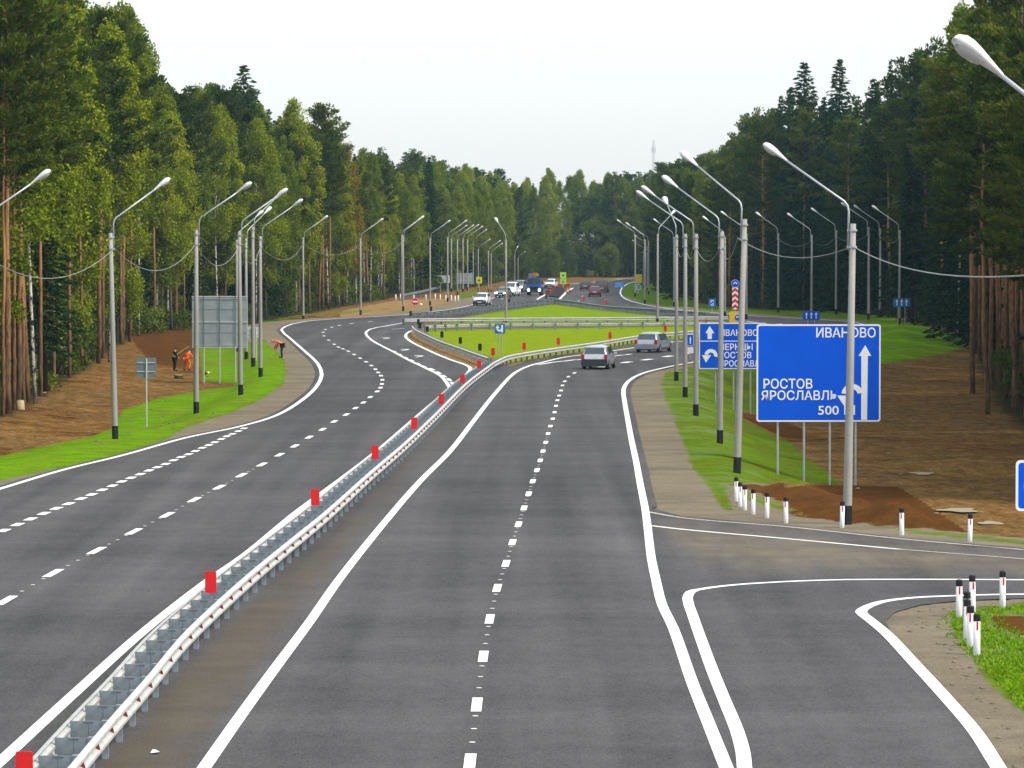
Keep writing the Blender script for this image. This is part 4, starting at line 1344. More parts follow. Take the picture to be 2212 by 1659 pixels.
flat('arrow', ring_poly(cx, cz, 20 * k, 43 * k, -12, 168), -0.004, rt2_s, 'letter')
flat('arrow', [q(*p) for p in ((124, 643), (183, 643), (150, 692))], -0.0035, rt2_s, 'letter', 0.007)

# ---- generic smaller signs
def small_sign(name, base, box, m, label, glyph=None, border='white', bw=0.04, legs=(0.5,), r=0.05, cat='road sign', yaw=0.0, group=None, leg_m='arm', lr=0.035):
    root, X, Y, Z = sign_root(name, base, label, cat, yaw, group)
    x0, x1, z0, z1 = box_px(*box, X, Y, Z)
    face(root, x0, x1, z0, z1, m, border, bw, r)
    for t in legs:
        leg(root, x0 + (x1 - x0) * t, z1 - 0.05, lr, 0.065, leg_m)
    w, h = x1 - x0, z1 - z0
    g = lambda a, b: (x0 + a * w, z0 + b * h)
    if glyph == 'uturn':
        c = g(0.52, 0.55)
        flat('arrow', ring_poly(*c, 0.13 * w, 0.27 * w, -5, 185), -0.004, root, 'letter')
        flat('arrow', [g(0.65, 0.16), g(0.79, 0.16), g(0.79, 0.56), g(0.65, 0.56)], -0.0035, root, 'letter', 0.007)
        flat('arrow', [g(0.10, 0.50), g(0.50, 0.50), g(0.30, 0.16)], -0.003, root, 'letter', 0.008)
    elif glyph == 'keep':
        flat('arrow', [g(0.62, 0.12), g(0.78, 0.12), g(0.78, 0.88), g(0.62, 0.88)], -0.004, root, 'letter')
        flat('arrow', ring_poly(*g(0.45, 0.50), 0.12 * w, 0.26 * w, 170, 360), -0.0035, root, 'letter', 0.007)
        flat('arrow', [g(0.08, 0.55), g(0.46, 0.55), g(0.26, 0.90)], -0.003, root, 'letter', 0.008)
    elif glyph == 'lanes':
        for a in (0.22, 0.5, 0.78):
            flat('arrow', [g(a - 0.03, 0.14), g(a + 0.03, 0.14), g(a + 0.03, 0.6), g(a + 0.09, 0.6), g(a, 0.88), g(a - 0.09, 0.6), g(a - 0.03, 0.6)], -0.004, root, 'letter')
    elif glyph == 'ess':
        flat('arrow', ring_poly(*g(0.5, 0.66), 0.10 * w, 0.22 * w, 0, 230), -0.004, root, 'letter')
        flat('arrow', ring_poly(*g(0.5, 0.34), 0.10 * w, 0.22 * w, -180, 60), -0.0035, root, 'letter', 0.007)
    elif glyph == 'walker':
        sg = [g(0.5, 0.86), g(0.86, 0.22), g(0.14, 0.22)]
        flat('pictogram', [g(0.5, 0.74), g(0.74, 0.30), g(0.26, 0.30)], -0.004, root, 'bumper')
        mk = MB().prism([g(0.46, 0.32), g(0.54, 0.32), g(0.56, 0.55), g(0.5, 0.64), g(0.44, 0.55)], -0.012, -0.006)
        mk.build('pictogram', M['black'], root)
    elif glyph == 'curl':
        flat('arrow', ring_poly(*g(0.55, 0.5), 0.22 * w, 0.38 * w, 60, 280), -0.004, root, 'letter')
    elif glyph == 'strip':
        flat('arrow', [g(0.42, 0.15), g(0.56, 0.15), g(0.62, 0.6), g(0.52, 0.85), g(0.40, 0.62)], -0.004, root, 'letter')
    return root, (x0, x1, z0, z1)

small_sign('turn_sign', (1080, 767), (1068.5, 699.5, 1091.5, 720.5), 'blue_pale', 'small square blue turn sign on two thin legs on the front grass median', 'keep', 'blue_pale', 0.02, (0.35, 0.68))
small_sign('lane_sign', (1491, 778), (1484, 722, 1498.5, 747), 'blue', 'narrow blue sign peeking out between two lamp poles above a white plate', 'strip', 'white', 0.03)
small_sign('lane_sign', (1752, 712), (1734, 672, 1771, 691), 'blue', 'low wide blue lane sign on the far loop above the big blue sign', 'lanes', 'blue_pale', 0.03, (0.3, 0.7))
small_sign('lane_sign', (1947, 702), (1929, 644, 1966, 663), 'blue_pale', 'wide blue lane sign in front of the outermost lamp of the far loop', 'lanes', 'blue_pale', 0.03, (0.3, 0.7))
small_sign('lane_sign', (1960, 694), (1951, 635, 1968, 658), 'blue_pale', 'squarish blue sign standing behind the wide lane sign near the dark forest', 'keep', 'blue_pale', 0.03)
small_sign('turn_sign', (1539, 674), (1530.5, 645, 1546, 663.5), 'blue_pale', 'small blue curved-arrow sign beside the far guardrail, before brown bank', 'ess', 'blue_pale', 0.03)
small_sign('edge_sign', (2228, 1188), (2196, 994, 2300, 1104), 'blue', 'white-bordered blue sign cut off by the picture edge above brown field', 'curl', 'white', 0.07, (0.3, 0.7), 0.12)
r_, (x0, x1, z0, z1) = small_sign('plate_sign', (1491, 779), (1483, 750, 1499, 763), 'white', 'small white plate under the narrow blue sign between lamp poles', None, None)

# no-entry sign
root, X, Y, Z = sign_root('no_entry_sign', (897, 675), 'round red no-entry sign with a white bar near the tan bank')
cx, cz, rr = 0.0, zat(651.5, Y) - Z, 8.0 / ppm(Y)
disc = lambda r, n=24: [(cx + r * math.cos(2 * math.pi * k / n), cz + r * math.sin(2 * math.pi * k / n)) for k in range(n)]
pn = MB().prism(disc(rr), 0, 0.03).build('panel', M['white'], root)
flat('sign_face', disc(rr * 0.95), 0, pn, 'red', 0.004)
flat('bar', [(cx - rr * .68, cz - rr * .2), (cx + rr * .68, cz - rr * .2), (cx + rr * .68, cz + rr * .2), (cx - rr * .68, cz + rr * .2)], -0.005, root, 'letter')
leg(root, 0, cz, 0.03)
# red-white chevron column with blue disc
root, X, Y, Z = sign_root('obstacle_sign', (1588, 747), 'tall red and white chevron column topped by a round blue sign')
x0, x1, z0, z1 = box_px(1581.5, 621, 1594.5, 668.5, X, Y, Z)
pn = MB().prism([(x0, z0), (x1, z0), (x1, z1), (x0, z1)], 0, 0.03).build('panel', M['white'], root)
h = (z1 - z0) / 4
for k in range(4):
    b = z0 + k * h
    flat('stripe', [(x0, b), (x0, b + h * .48), ((x0 + x1) / 2, b + h * .95), (x1, b + h * .48), (x1, b), ((x0 + x1) / 2, b + h * .42)], 0, pn, 'red', 0.005)
cz, rr = zat(612.5, Y) - Z, 8.5 / ppm(Y)
cx = 0.0
pn = MB().prism(disc(rr), 0.0, 0.03).build('disc_panel', M['white'], root)
flat('sign_face', disc(rr * 0.93), 0, pn, 'blue', 0.004)
flat('arrow', ring_poly(cx, cz - rr * .1, rr * .25, rr * .5, 0, 180), -0.005, root, 'letter')
leg(root, 0, cz, 0.04)
root, X, Y, Z = sign_root('yellow_board', (1592, 748), 'yellow board with a round blue sign under the chevron column')
x0, x1, z0, z1 = box_px(1575.5, 672.5, 1608, 698.5, X, Y, Z)
face(root, x0, x1, z0, z1, 'yellow', None, 0.03, 0.10)
cx, cz, rr = xat(1593.5, Y) - X, zat(686, Y) - Z, 7.6 / ppm(Y)
pn = MB().prism(disc(rr), -0.012, -0.002).build('disc_panel', M['white'], root)
flat('sign_face', disc(rr * 0.92), -0.012, pn, 'blue', 0.004)
flat('arrow', ring_poly(cx, cz - rr * .1, rr * .25, rr * .52, 0, 180), -0.017, root, 'letter')
for u in (1582, 1602):
    leg(root, xat(u, Y) - X, z1 - .1, 0.035)

# big grey sign seen from behind
root, X, Y, Z = sign_root('sign_back', (474, 828), 'big grey metal back of a road sign on three legs above green grass')
x0, x1, z0, z1 = box_px(414.5, 639, 534, 752, X, Y, Z)
w, h = x1 - x0, z1 - z0
for i in range(4):                                            # sheet is made of four panels
    for j in range(2):
        a, b = x0 + w * (0, .215, .5, .785)[i], x0 + w * (.215, .5, .785, 1.0)[i]
        c, d = z0 + h * j / 2, z0 + h * (j + 1) / 2
        MB().box(((a + b) / 2, 0.02 + 0.004 * ((i + j) % 2), (c + d) / 2), (b - a - 0.02, 0.03, d - c - 0.02)).build('sheet_panel', M['sign_back'], root)
MB().box(((x0 + x1) / 2, 0.05, (z0 + z1) / 2), (w - 0.02, 0.02, h - 0.02)).build('backing', M['seam'], root)  # dark sheet that shows in the gaps between the panels
for t, hh in ((0.015, .05), (0.055, .03), (0.5, .06), (0.945, .03), (0.985, .06)):
    MB().box(((x0 + x1) / 2, -0.02, z0 + h * t), (w, 0.04, hh)).build('frame_bar', M['frame_bar'], root)
for t in (0.30, 0.75):
    MB().box(((x0 + x1) / 2, -0.008, z0 + h * t), (w - 0.05, 0.02, 0.035)).build('frame_bar', M['sign_back'], root)
for u in (440.5, 474.5, 508.5):
    xx = xat(u, Y) - X
    MB().box((xx, -0.06, (z0 + z1) / 2), (0.05, 0.04, h)).build('upright', M['sign_back_dark'], root)
    leg(root, xx, z0 + 0.1, 0.04, -0.06, 'frame_bar')
def back_sign(base, box, m, label, legs=(0.5,), r=0.04, yaw=0.0):
    root, X, Y, Z = sign_root('sign_back', base, label, yaw=yaw)
    x0, x1, z0, z1 = box_px(*box, X, Y, Z)
    face(root, x0, x1, z0, z1, m, None, 0, r)
    for t in legs:
        leg(root, x0 + (x1 - x0) * t, z1 - 0.03, 0.035, -0.05, 'frame_bar')
    for t in (0.3, 0.75):
        MB().box(((x0 + x1) / 2, -0.02, z0 + (z1 - z0) * t), (x1 - x0 - 0.08, 0.025, 0.03)).build('frame_bar', M['frame_bar'], root)
back_sign((317, 922), (293.5, 772.5, 337, 815.5), 'sign_back_dark', 'square dark grey back of a small sign on one leg on the grass slope', (0.52,))
back_sign((548, 780), (535, 706, 561, 729), 'frame_bar', 'pale back of a small sign behind the lamp poles near the bending worker', (0.3, 0.7))
back_sign((958, 634), (945, 595, 972, 611), 'frame_bar', 'paler of two blank far grey signs, above the thin railing', (0.25, 0.75))
back_sign((1003, 630), (985, 590, 1021, 613), 'sign_back', 'darker of two blank far grey signs, behind lamp poles', (0.25, 0.75))
small_sign('crossing_sign', (1035, 632), (1028.5, 598, 1041.5, 612), 'yellow', 'small yellow pedestrian sign past the blank grey signs', 'walker', 'lime', 0.1, lr=0.05)
small_sign('crossing_sign', (1216, 625), (1209.5, 588, 1223, 600.5), 'lime', 'upper lime-green crossing sign of the far pair', 'walker', 'lime', 0.05, lr=0.05)
small_sign('crossing_sign', (1216.5, 624.5), (1210, 601.5, 1223, 614), 'lime', 'lower lime-green crossing sign of the far pair', 'walker', 'lime', 0.05, lr=0.05)
small_sign('warning_board', (1378, 636), (1369.5, 592.5, 1386, 611), 'yellow', 'bright yellow far board beside grey lamp poles', None, 'lime', 0.08, lr=0.05)
small_sign('lane_sign', (1379, 634), (1375, 614, 1383, 626), 'blue_pale', 'tiny blue sign under the bright yellow far board', None, 'white', 0.06, lr=0.05)

# ================================================================== WHITE GUIDE POSTS
def post_parts():
    body = MB()
    for z in (0,):
        body.lathe([(0.068, -0.3), (0.066, 0.66)], 10)
    cap = MB().lathe([(0.0705, 0.64), (0.070, 0.755), (0.055, 0.775), (0.01, 0.782)], 10)
    ref = MB().box((0, -0.071, 0.555), (0.035, 0.012, 0.15))
    return body.mesh('body', M['post_white'], True), cap.mesh('cap', M['black']), ref.mesh('reflector', M['red'])
GP = post_parts()
def guide_post(base, label, group, s=1.0, xyz=None, cap=True, rz=0.0, lean=0.0):
    x, y, z = at_ground(*base)
    root = empty('guide_post', (x, y, z), rz)
    root.rotation_euler = (0, lean, rz)
    root.scale = (s, s, s)
    tag(root, label, 'guide post', group)
    link('body', GP[0], None, root)
    if cap:
        link('cap', GP[1], None, root)
        link('reflector', GP[2], None, root)
    return root
g1 = 'white guide posts along the upper edge of the side road'
for b, t in (((1591, 1083), 'farthest white guide post by the lamp beside the smaller blue sign'), ((1599, 1095), 'second farthest white guide post of the tight row below the lamp'),
             ((1609, 1102), 'third white guide post of the tight row below the lamp'), ((1627, 1111), 'white guide post where the tight row begins to spread, fourth from the lamp'),
             ((1657, 1119), 'fifth white guide post from the lamp, before dark earth'), ((1698, 1130), 'sixth white guide post, standing alone before dark earth'),
             ((1819, 1140), 'white guide post touching the black foot of the tallest lamp pole'), ((1948, 1156), 'white guide post in front of the dark earth mound, past the tallest lamp pole'),
             ((2095, 1170), 'last white guide post of the row, before muddy field')):
    guide_post(b, t, g1, 0.98, rz=RNG.uniform(-.3, .3), lean=RNG.uniform(-.02, .02))
g2 = 'white guide posts at the gravel corner of the side road'
for b, t in (((2072, 1333), 'white guide post of the corner cluster standing closest to the curved line'), ((2101, 1322), 'tall-looking white guide post behind the corner cluster'),
             ((2166, 1312), 'white guide post standing apart beyond the corner cluster'), ((2090, 1362), 'middle white guide post of the corner cluster, half hidden'),
             ((2088, 1380), 'white guide post third from the front of the corner cluster'), ((2096, 1396), 'white guide post second from the front of the corner cluster'),
             ((2110, 1415), 'frontmost white guide post of the corner cluster, above bright grass')):
    guide_post(b, t, g2, 1.06, rz=RNG.uniform(-.3, .3), lean=RNG.uniform(-.02, .02))
g3 = 'tiny far white posts on the tan bank'
for (u, v), t in zip(((855, 649), (865, 648), (894, 648), (920, 648), (940, 647), (951, 648), (963, 649), (975, 650), (983, 652), (990, 651)),
                     ('first tiny white post on the tan bank left of the lamp pair', 'second tiny white post on the tan bank at the lamp pair', 'tiny white post above the no-entry sign',
                      'tiny white post before the lone far lamp', 'tiny white post just past the lone far lamp', 'sixth tiny white post of the tan bank row', 'seventh tiny white post of the tan bank row',
                      'eighth tiny white post of the tan bank row, thick one', 'ninth tiny white post of the tan bank row', 'last tiny white post before the white oncoming car')):
    guide_post((u, v), t, g3, 1.05 + RNG.random() * 0.25, cap=False)

# ================================================================== VEHICLES
def wheel_meshes(r, w):
    tyre = MB(); rim = MB()
    def lx(prof):
        vs, fs, K = [], [], 16
        for rr, x in prof:
            for k in range(K):
                a = 2 * math.pi * k / K
                vs.append((x, rr * math.cos(a), rr * math.sin(a)))
        for i in range(len(prof) - 1):
            for k in range(K):
                fs.append((i * K + k, i * K + (k + 1) % K, (i + 1) * K + (k + 1) % K, (i + 1) * K + k))
        fs.append(tuple(range(K))); fs.append(tuple((len(prof) - 1) * K + k for k in range(K))[::-1])
        return vs, fs
    tyre.add(*lx([(r * .62, -w / 2), (r * .93, -w / 2), (r, -w * .3), (r, w * .3), (r * .93, w / 2), (r * .62, w / 2)]))
    rim.add(*lx([(r * .60, -w / 2 - .005), (r * .22, -w / 2 - .012), (r * .22, w / 2 + .012), (r * .60, w / 2 + .005)]))
    return tyre.mesh('tyre', M['rubber']), rim.mesh('rim', M['rim'])

def loft(rings):
    mb = MB()
    n = len(rings[0])
    vs = [p for r in rings for p in r]
    fs = []
    for i in range(len(rings) - 1):
        for k in range(n - 1):
            fs.append((i * n + k, i * n + k + 1, (i + 1) * n + k + 1, (i + 1) * n + k))
    fs.append(tuple(range(n))[::-1])
    fs.append(tuple((len(rings) - 1) * n + k for k in range(n)))
    mb.add(vs, fs)
    return mb

def car(name, label, cat, base, paint, L=4.2, Wd=1.74, H=1.60, kind='hatch', heading=0.0, away=True, lit=False, dark_bumper=False, width_px=None):
    """y runs from the tail (-) to the nose (+)"""
    x, y, z = at_ground(*base)
    z = 0.0
    root = empty(name, (x, y, z), heading)
    tag(root, label, cat, 'vehicles on the highway')
    hw = Wd / 2
    b = L / 2
    belt = 0.60 * H
    van = kind == 'van'
    st = [  # y, half width, underside, belt height, roof height, roof half width
        (-b, hw * .90, .42, belt * .62, belt * .64, hw * .86),
        (-b + .06, hw * .97, .30, belt * .80, belt * .82, hw * .90),
        (-b + .16, hw, .24, belt * .98, belt * 1.01, hw * .86),
        (-b + (.20 if van else .42), hw, .22, belt, H * .975, hw * .74),
        (-b + (.5 if van else .9), hw, .20, belt, H, hw * .76),
        (-b + 2.0, hw, .20, belt * .99, H * .995, hw * .75),
        (-b + 2.5, hw, .20, belt * .97, H * .955, hw * .73),
        (-b + L * .76, hw, .20, belt * .94, belt * .97, hw * .84),
        (-b + L * .80, hw, .20, belt * .92, belt * .95, hw * .82),
        (b - .35, hw * .97, .22, belt * .80, belt * .83, hw * .78),
        (b - .08, hw * .90, .26, belt * .66, belt * .68, hw * .74),
        (b, hw * .82, .34, belt * .50, belt * .52, hw * .70)]
    rings = []
    for (yy, w_, zb, zl, zr, wr) in st:
        half = [(w_ * .86, zb), (w_ * .98, zb + .12), (w_, zb + (zl - zb) * .55), (w_ * .965, zl), (wr + .02, zr - .05 * (zr - zl > .1)), (wr * .55, zr + .012)]
        rings.append([(-a, yy, c) for a, c in half] + [(a, yy, c) for a, c in half[::-1]])
    body = loft(rings)
    ob = body.build('body', M[paint], root, True)
    md = ob.modifiers.new('round', 'SUBSURF'); md.levels = 2; md.render_levels = 2
    # glass
    def lerp(a, c, t): return tuple(a[i] + (c[i] - a[i]) * t for i in range(3))
    def pane(nm, P00, P10, P11, P01, off):
        q4 = [Vector(p) for p in (P00, P10, P11, P01)]
        nn = (q4[1] - q4[0]).cross(q4[3] - q4[0]).normalized()
        if nn.dot(Vector(off)) < 0: nn = -nn
        vs = [p + nn * .012 for p in q4] + [p - nn * .01 for p in q4]
        MB().add(vs, [(0, 1, 2, 3), (7, 6, 5, 4), (0, 4, 5, 1), (1, 5, 6, 2), (2, 6, 7, 3), (3, 7, 4, 0)]).build(nm, M['glass'], root)
    s2, s3, s6, s7 = st[2], st[3], st[6], st[7]
    zl, zh = s2[4] + .06, s3[4] - .10
    t0, t1 = (zl - s2[4]) / (s3[4] - s2[4]), (zh - s2[4]) / (s3[4] - s2[4])
    ya, yb = s2[0] + (s3[0] - s2[0]) * t0, s2[0] + (s3[0] - s2[0]) * t1
    wa, wb = s2[5] * .90, s3[5] * .93
    pane('rear_window', (-wa, ya - .01, zl), (wa, ya - .01, zl), (wb, yb - .01, zh), (-wb, yb - .01, zh), (0, -1, .3))
    za, zb_ = s7[4] + .05, s6[4] - .05
    t0, t1 = (za - s7[4]) / (s6[4] - s7[4]), (zb_ - s7[4]) / (s6[4] - s7[4])
    ya, yb = s7[0] + (s6[0] - s7[0]) * t0, s7[0] + (s6[0] - s7[0]) * t1
    pane('windscreen', (-s7[5] * .88, ya + .015, za), (s7[5] * .88, ya + .015, za), (s6[5] * .92, yb + .015, zb_), (-s6[5] * .92, yb + .015, zb_), (0, 1, .5))
    for sd in (-1, 1):
        for y0_, y1_ in ((st[4][0] - .05, st[4][0] + .78), (st[4][0] + .86, st[6][0] + .05)):
            A, B_ = (sd * (hw * .965 + .004), y0_, belt + .05), (sd * (hw * .965 + .004), y1_ + .25, belt + .02)
            C_, D_ = (sd * (hw * .79 + .012), y1_, H - .13), (sd * (hw * .79 + .012), y0_ + .05, H - .12)
            pane('side_window', A, B_, C_, D_, (sd, 0, .2))
    # bumper, plate, lamps, mirrors
    bm = 'bumper' if dark_bumper else paint
    MB().prism([(xx, zz + .43) for xx, zz in rounded_rect(Wd * .97, .44 if dark_bumper else .34, .1)], -b - .055, -b + .14).build('rear_bumper', M[bm], root, False)
    MB().prism([(xx, zz + .40) for xx, zz in rounded_rect(Wd * .90, .30, .1)], b - .14, b + .045).build('front_bumper', M['bumper' if (dark_bumper or not away) else paint], root, False)
    MB().box((0, -b - .06, .66 if not dark_bumper else .70), (.52, .02, .11)).build('number_plate', M['plate'], root)
    MB().box((0, b + .05, .42), (.52, .02, .11)).build('number_plate', M['plate'], root)
    MB().prism([(xx, zz + belt * .70) for xx, zz in rounded_rect(Wd * .48, .13, .04)], b - .05, b + .012).build('grille', M['black'], root)
    for sd in (-1, 1):
        MB().prism([(sd * (hw * .86) + xx, zz + belt * .86) for xx, zz in rounded_rect(.19, .36, .06)], -b - .02, -b + .12).build('tail_lamp', M['tail'], root)
        MB().prism([(sd * (hw * .70) + xx, zz + belt * .72) for xx, zz in rounded_rect(.34, .19, .07)], b - .25, b - .005).build('headlight', M['headlight' if lit else 'headlight_off'], root)
        MB().box((sd * (hw + .11), .62, belt + .07), (.20, .10, .15), taper=.8).build('mirror', M[paint], root)
    tm, rm = wheel_meshes(.31, .20)
    for sd in (-1, 1):
        for yy in (-b + .78, b - .80):
            wv = link('wheel', tm, None, root)
            wv.name = 'wheel'
            wv.location = (sd * (hw - .10), yy, .31)
            link('rim', rm, None, wv)
    MB().box((0, 0, .26), (Wd * .8, L * .86, .16)).build('underbody', M['rubber'], root)
    return root

def hd(dx, dy):
    return -math.atan2(dx, dy)
car('minivan', 'nearer silver minivan with dark lower bumper driving away on the curve', 'car', (1294, 797), 'silver', 4.2, 1.68, 1.50, 'hatch', hd(0.17, 1), dark_bumper=True)
car('hatchback', 'silver-blue hatchback ahead of the minivan, turning along the grass median', 'car', (1413, 761), 'silver_blue', 4.2, 1.72, 1.45, 'hatch', hd(0.34, 1))
car('sedan', 'white car coming towards the viewer before the grey guardrail', 'car', (1041, 660), 'white_paint', 4.4, 1.76, 1.52, 'hatch', hd(-0.12, -1), False)
car('sedan', 'grey oncoming car with lit headlights behind the white one', 'car', (1087, 643), 'grey_paint', 4.3, 1.68, 1.45, 'hatch', hd(-0.18, -1), False, True)
car('van', 'white oncoming van with glaring headlights behind the grey car', 'van', (1104, 640), 'white_paint', 4.8, 1.85, 1.95, 'van', hd(-0.18, -1), False, True)
car('sedan', 'drab oncoming car, last of the queue beside the lamp posts', 'car', (1122, 631), 'grey_paint', 4.3, 1.7, 1.75, 'van', hd(-0.18, -1), False, True)
car('sedan', 'pale far car beside the red plastic barriers', 'car', (1190, 623), 'white_paint', 4.3, 1.7, 1.5, 'hatch', hd(-0.15, -1), False)
car('sedan', 'maroon car with a white number plate driving away on the far road', 'car', (1285, 641), 'maroon', 4.4, 1.72, 1.45, 'hatch', hd(0.03, 1))
car('sedan', 'small dark car farther ahead on the far road', 'car', (1265, 627), 'brown_paint', 4.3, 1.7, 1.5, 'hatch', hd(0.05, 1))
car('van', 'boxy brownish van driving away beside the maroon car', 'van', (1300.5, 632), 'brown_paint', 5.0, 1.95, 1.9, 'van', hd(0.05, 1))

def crane_truck():
    x, y, z = at_ground(1156, 638)
    root = empty('crane_truck', (x, y, 0), hd(-0.06, -1))
    tag(root, 'blue truck with a folded orange crane and lit headlights coming towards the viewer', 'truck', 'vehicles on the highway')
    # nose is at +y
    MB().prism([(-1.05, .95), (1.05, .95), (1.05, 1.55), (.98, 2.55), (-.98, 2.55), (-1.05, 1.55)], 1.4, 3.1).build('cab', M['truck_blue'], root)
    MB().prism([(-.93, 1.62), (.93, 1.62), (.86, 2.42), (-.86, 2.42)], 3.09, 3.12).build('windscreen', M['glass'], root)
    MB().box((0, 3.115, 2.02), (.06, .03, .85)).build('windscreen_pillar', M['truck_blue'], root)
    MB().box((0, 3.15, .62), (2.15, .28, .34)).build('bumper', M['bumper'], root)
    MB().box((0, 3.12, 1.12), (1.3, .06, .36)).build('grille', M['black'], root)
    for sd in (-1, 1):
        MB().prism([(sd * .80 + .17 * math.cos(a * math.pi / 6), .80 + .17 * math.sin(a * math.pi / 6)) for a in range(12)], 3.2, 3.31).build('headlight', M['headlight'], root)
        MB().box((sd * 1.22, 3.0, 1.9), (.18, .08, .42)).build('mirror', M['black'], root)
        MB().box((sd * 1.06, 2.3, 1.95), (.03, .8, .6)).build('side_window', M['glass'], root)
    MB().box((0, -.6, .82), (1.0, 6.4, .25)).build('chassis', M['rubber'], root)
    MB().box((0, -1.7, 1.1), (2.2, 4.4, .22)).build('load_bed', M['bumper'], root)
    boom = MB().box((-.15, .2, 3.05), (.42, 6.6, .46), rx=.035)
    boom.box((-.15, 2.9, 2.95), (.30, 1.3, .34))
    boom.build('crane_boom', M['crane_orange'], root)
    MB().box((.45, -.9, 2.25), (1.1, 1.4, 1.9)).build('crane_cabin', M['grey_paint'], root)
    MB().box((-.35, -1.4, 1.8), (.8, 1.2, 1.3)).build('turntable', M['crane_orange'], root)
    MB().tube([(.5, 3.4, 2.6), (.1, 3.4, 2.9), (-.3, 3.4, 2.6)], .05, 6).build('hook_block', M['crane_orange'], root)
    tm, rm = wheel_meshes(.5, .32)
    for sd in (-1, 1):
        for yy in (2.3, -1.6, -2.8):
            wv = link('wheel', tm, None, root)
            wv.location = (sd * .92, yy, .5)
            link('rim', rm, None, wv)
    root.scale = (.95, .95, .95)
crane_truck()

# ================================================================== PEOPLE
def skin_mesh(name, verts, edges, radii, m, sub=1):
    me = bpy.data.meshes.new(name)
    me.from_pydata(verts, edges, [])
    ob = bpy.data.objects.new(name, me)
    COL.objects.link(ob)
    md = ob.modifiers.new('skin', 'SKIN')
    md.use_smooth_shade = True
    for i, r in enumerate(radii):
        sv = me.skin_vertices[0].data[i]
        rr = r if isinstance(r, tuple) else (r, r)
        sv.radius = rr
        sv.use_root = (i == 0)
    if sub:
        sm = ob.modifiers.new('sub', 'SUBSURF'); sm.levels = sub; sm.render_levels = sub
    bpy.context.view_layer.update()
    out = bpy.data.meshes.new_from_object(ob.evaluated_get(bpy.context.evaluated_depsgraph_get()))
    bpy.data.objects.remove(ob)
    out.materials.clear()
    out.materials.append(M[m])
    return out

def merge(name, meshes):
    bm = bmesh.new()
    for m_ in meshes:
        bm.from_mesh(m_)
    me = bpy.data.meshes.new(name)
    bm.to_mesh(me); bm.free()
    for m_ in meshes[0].materials: me.materials.append(m_)
    me.polygons.foreach_set('use_smooth', [True] * len(me.polygons))
    return me

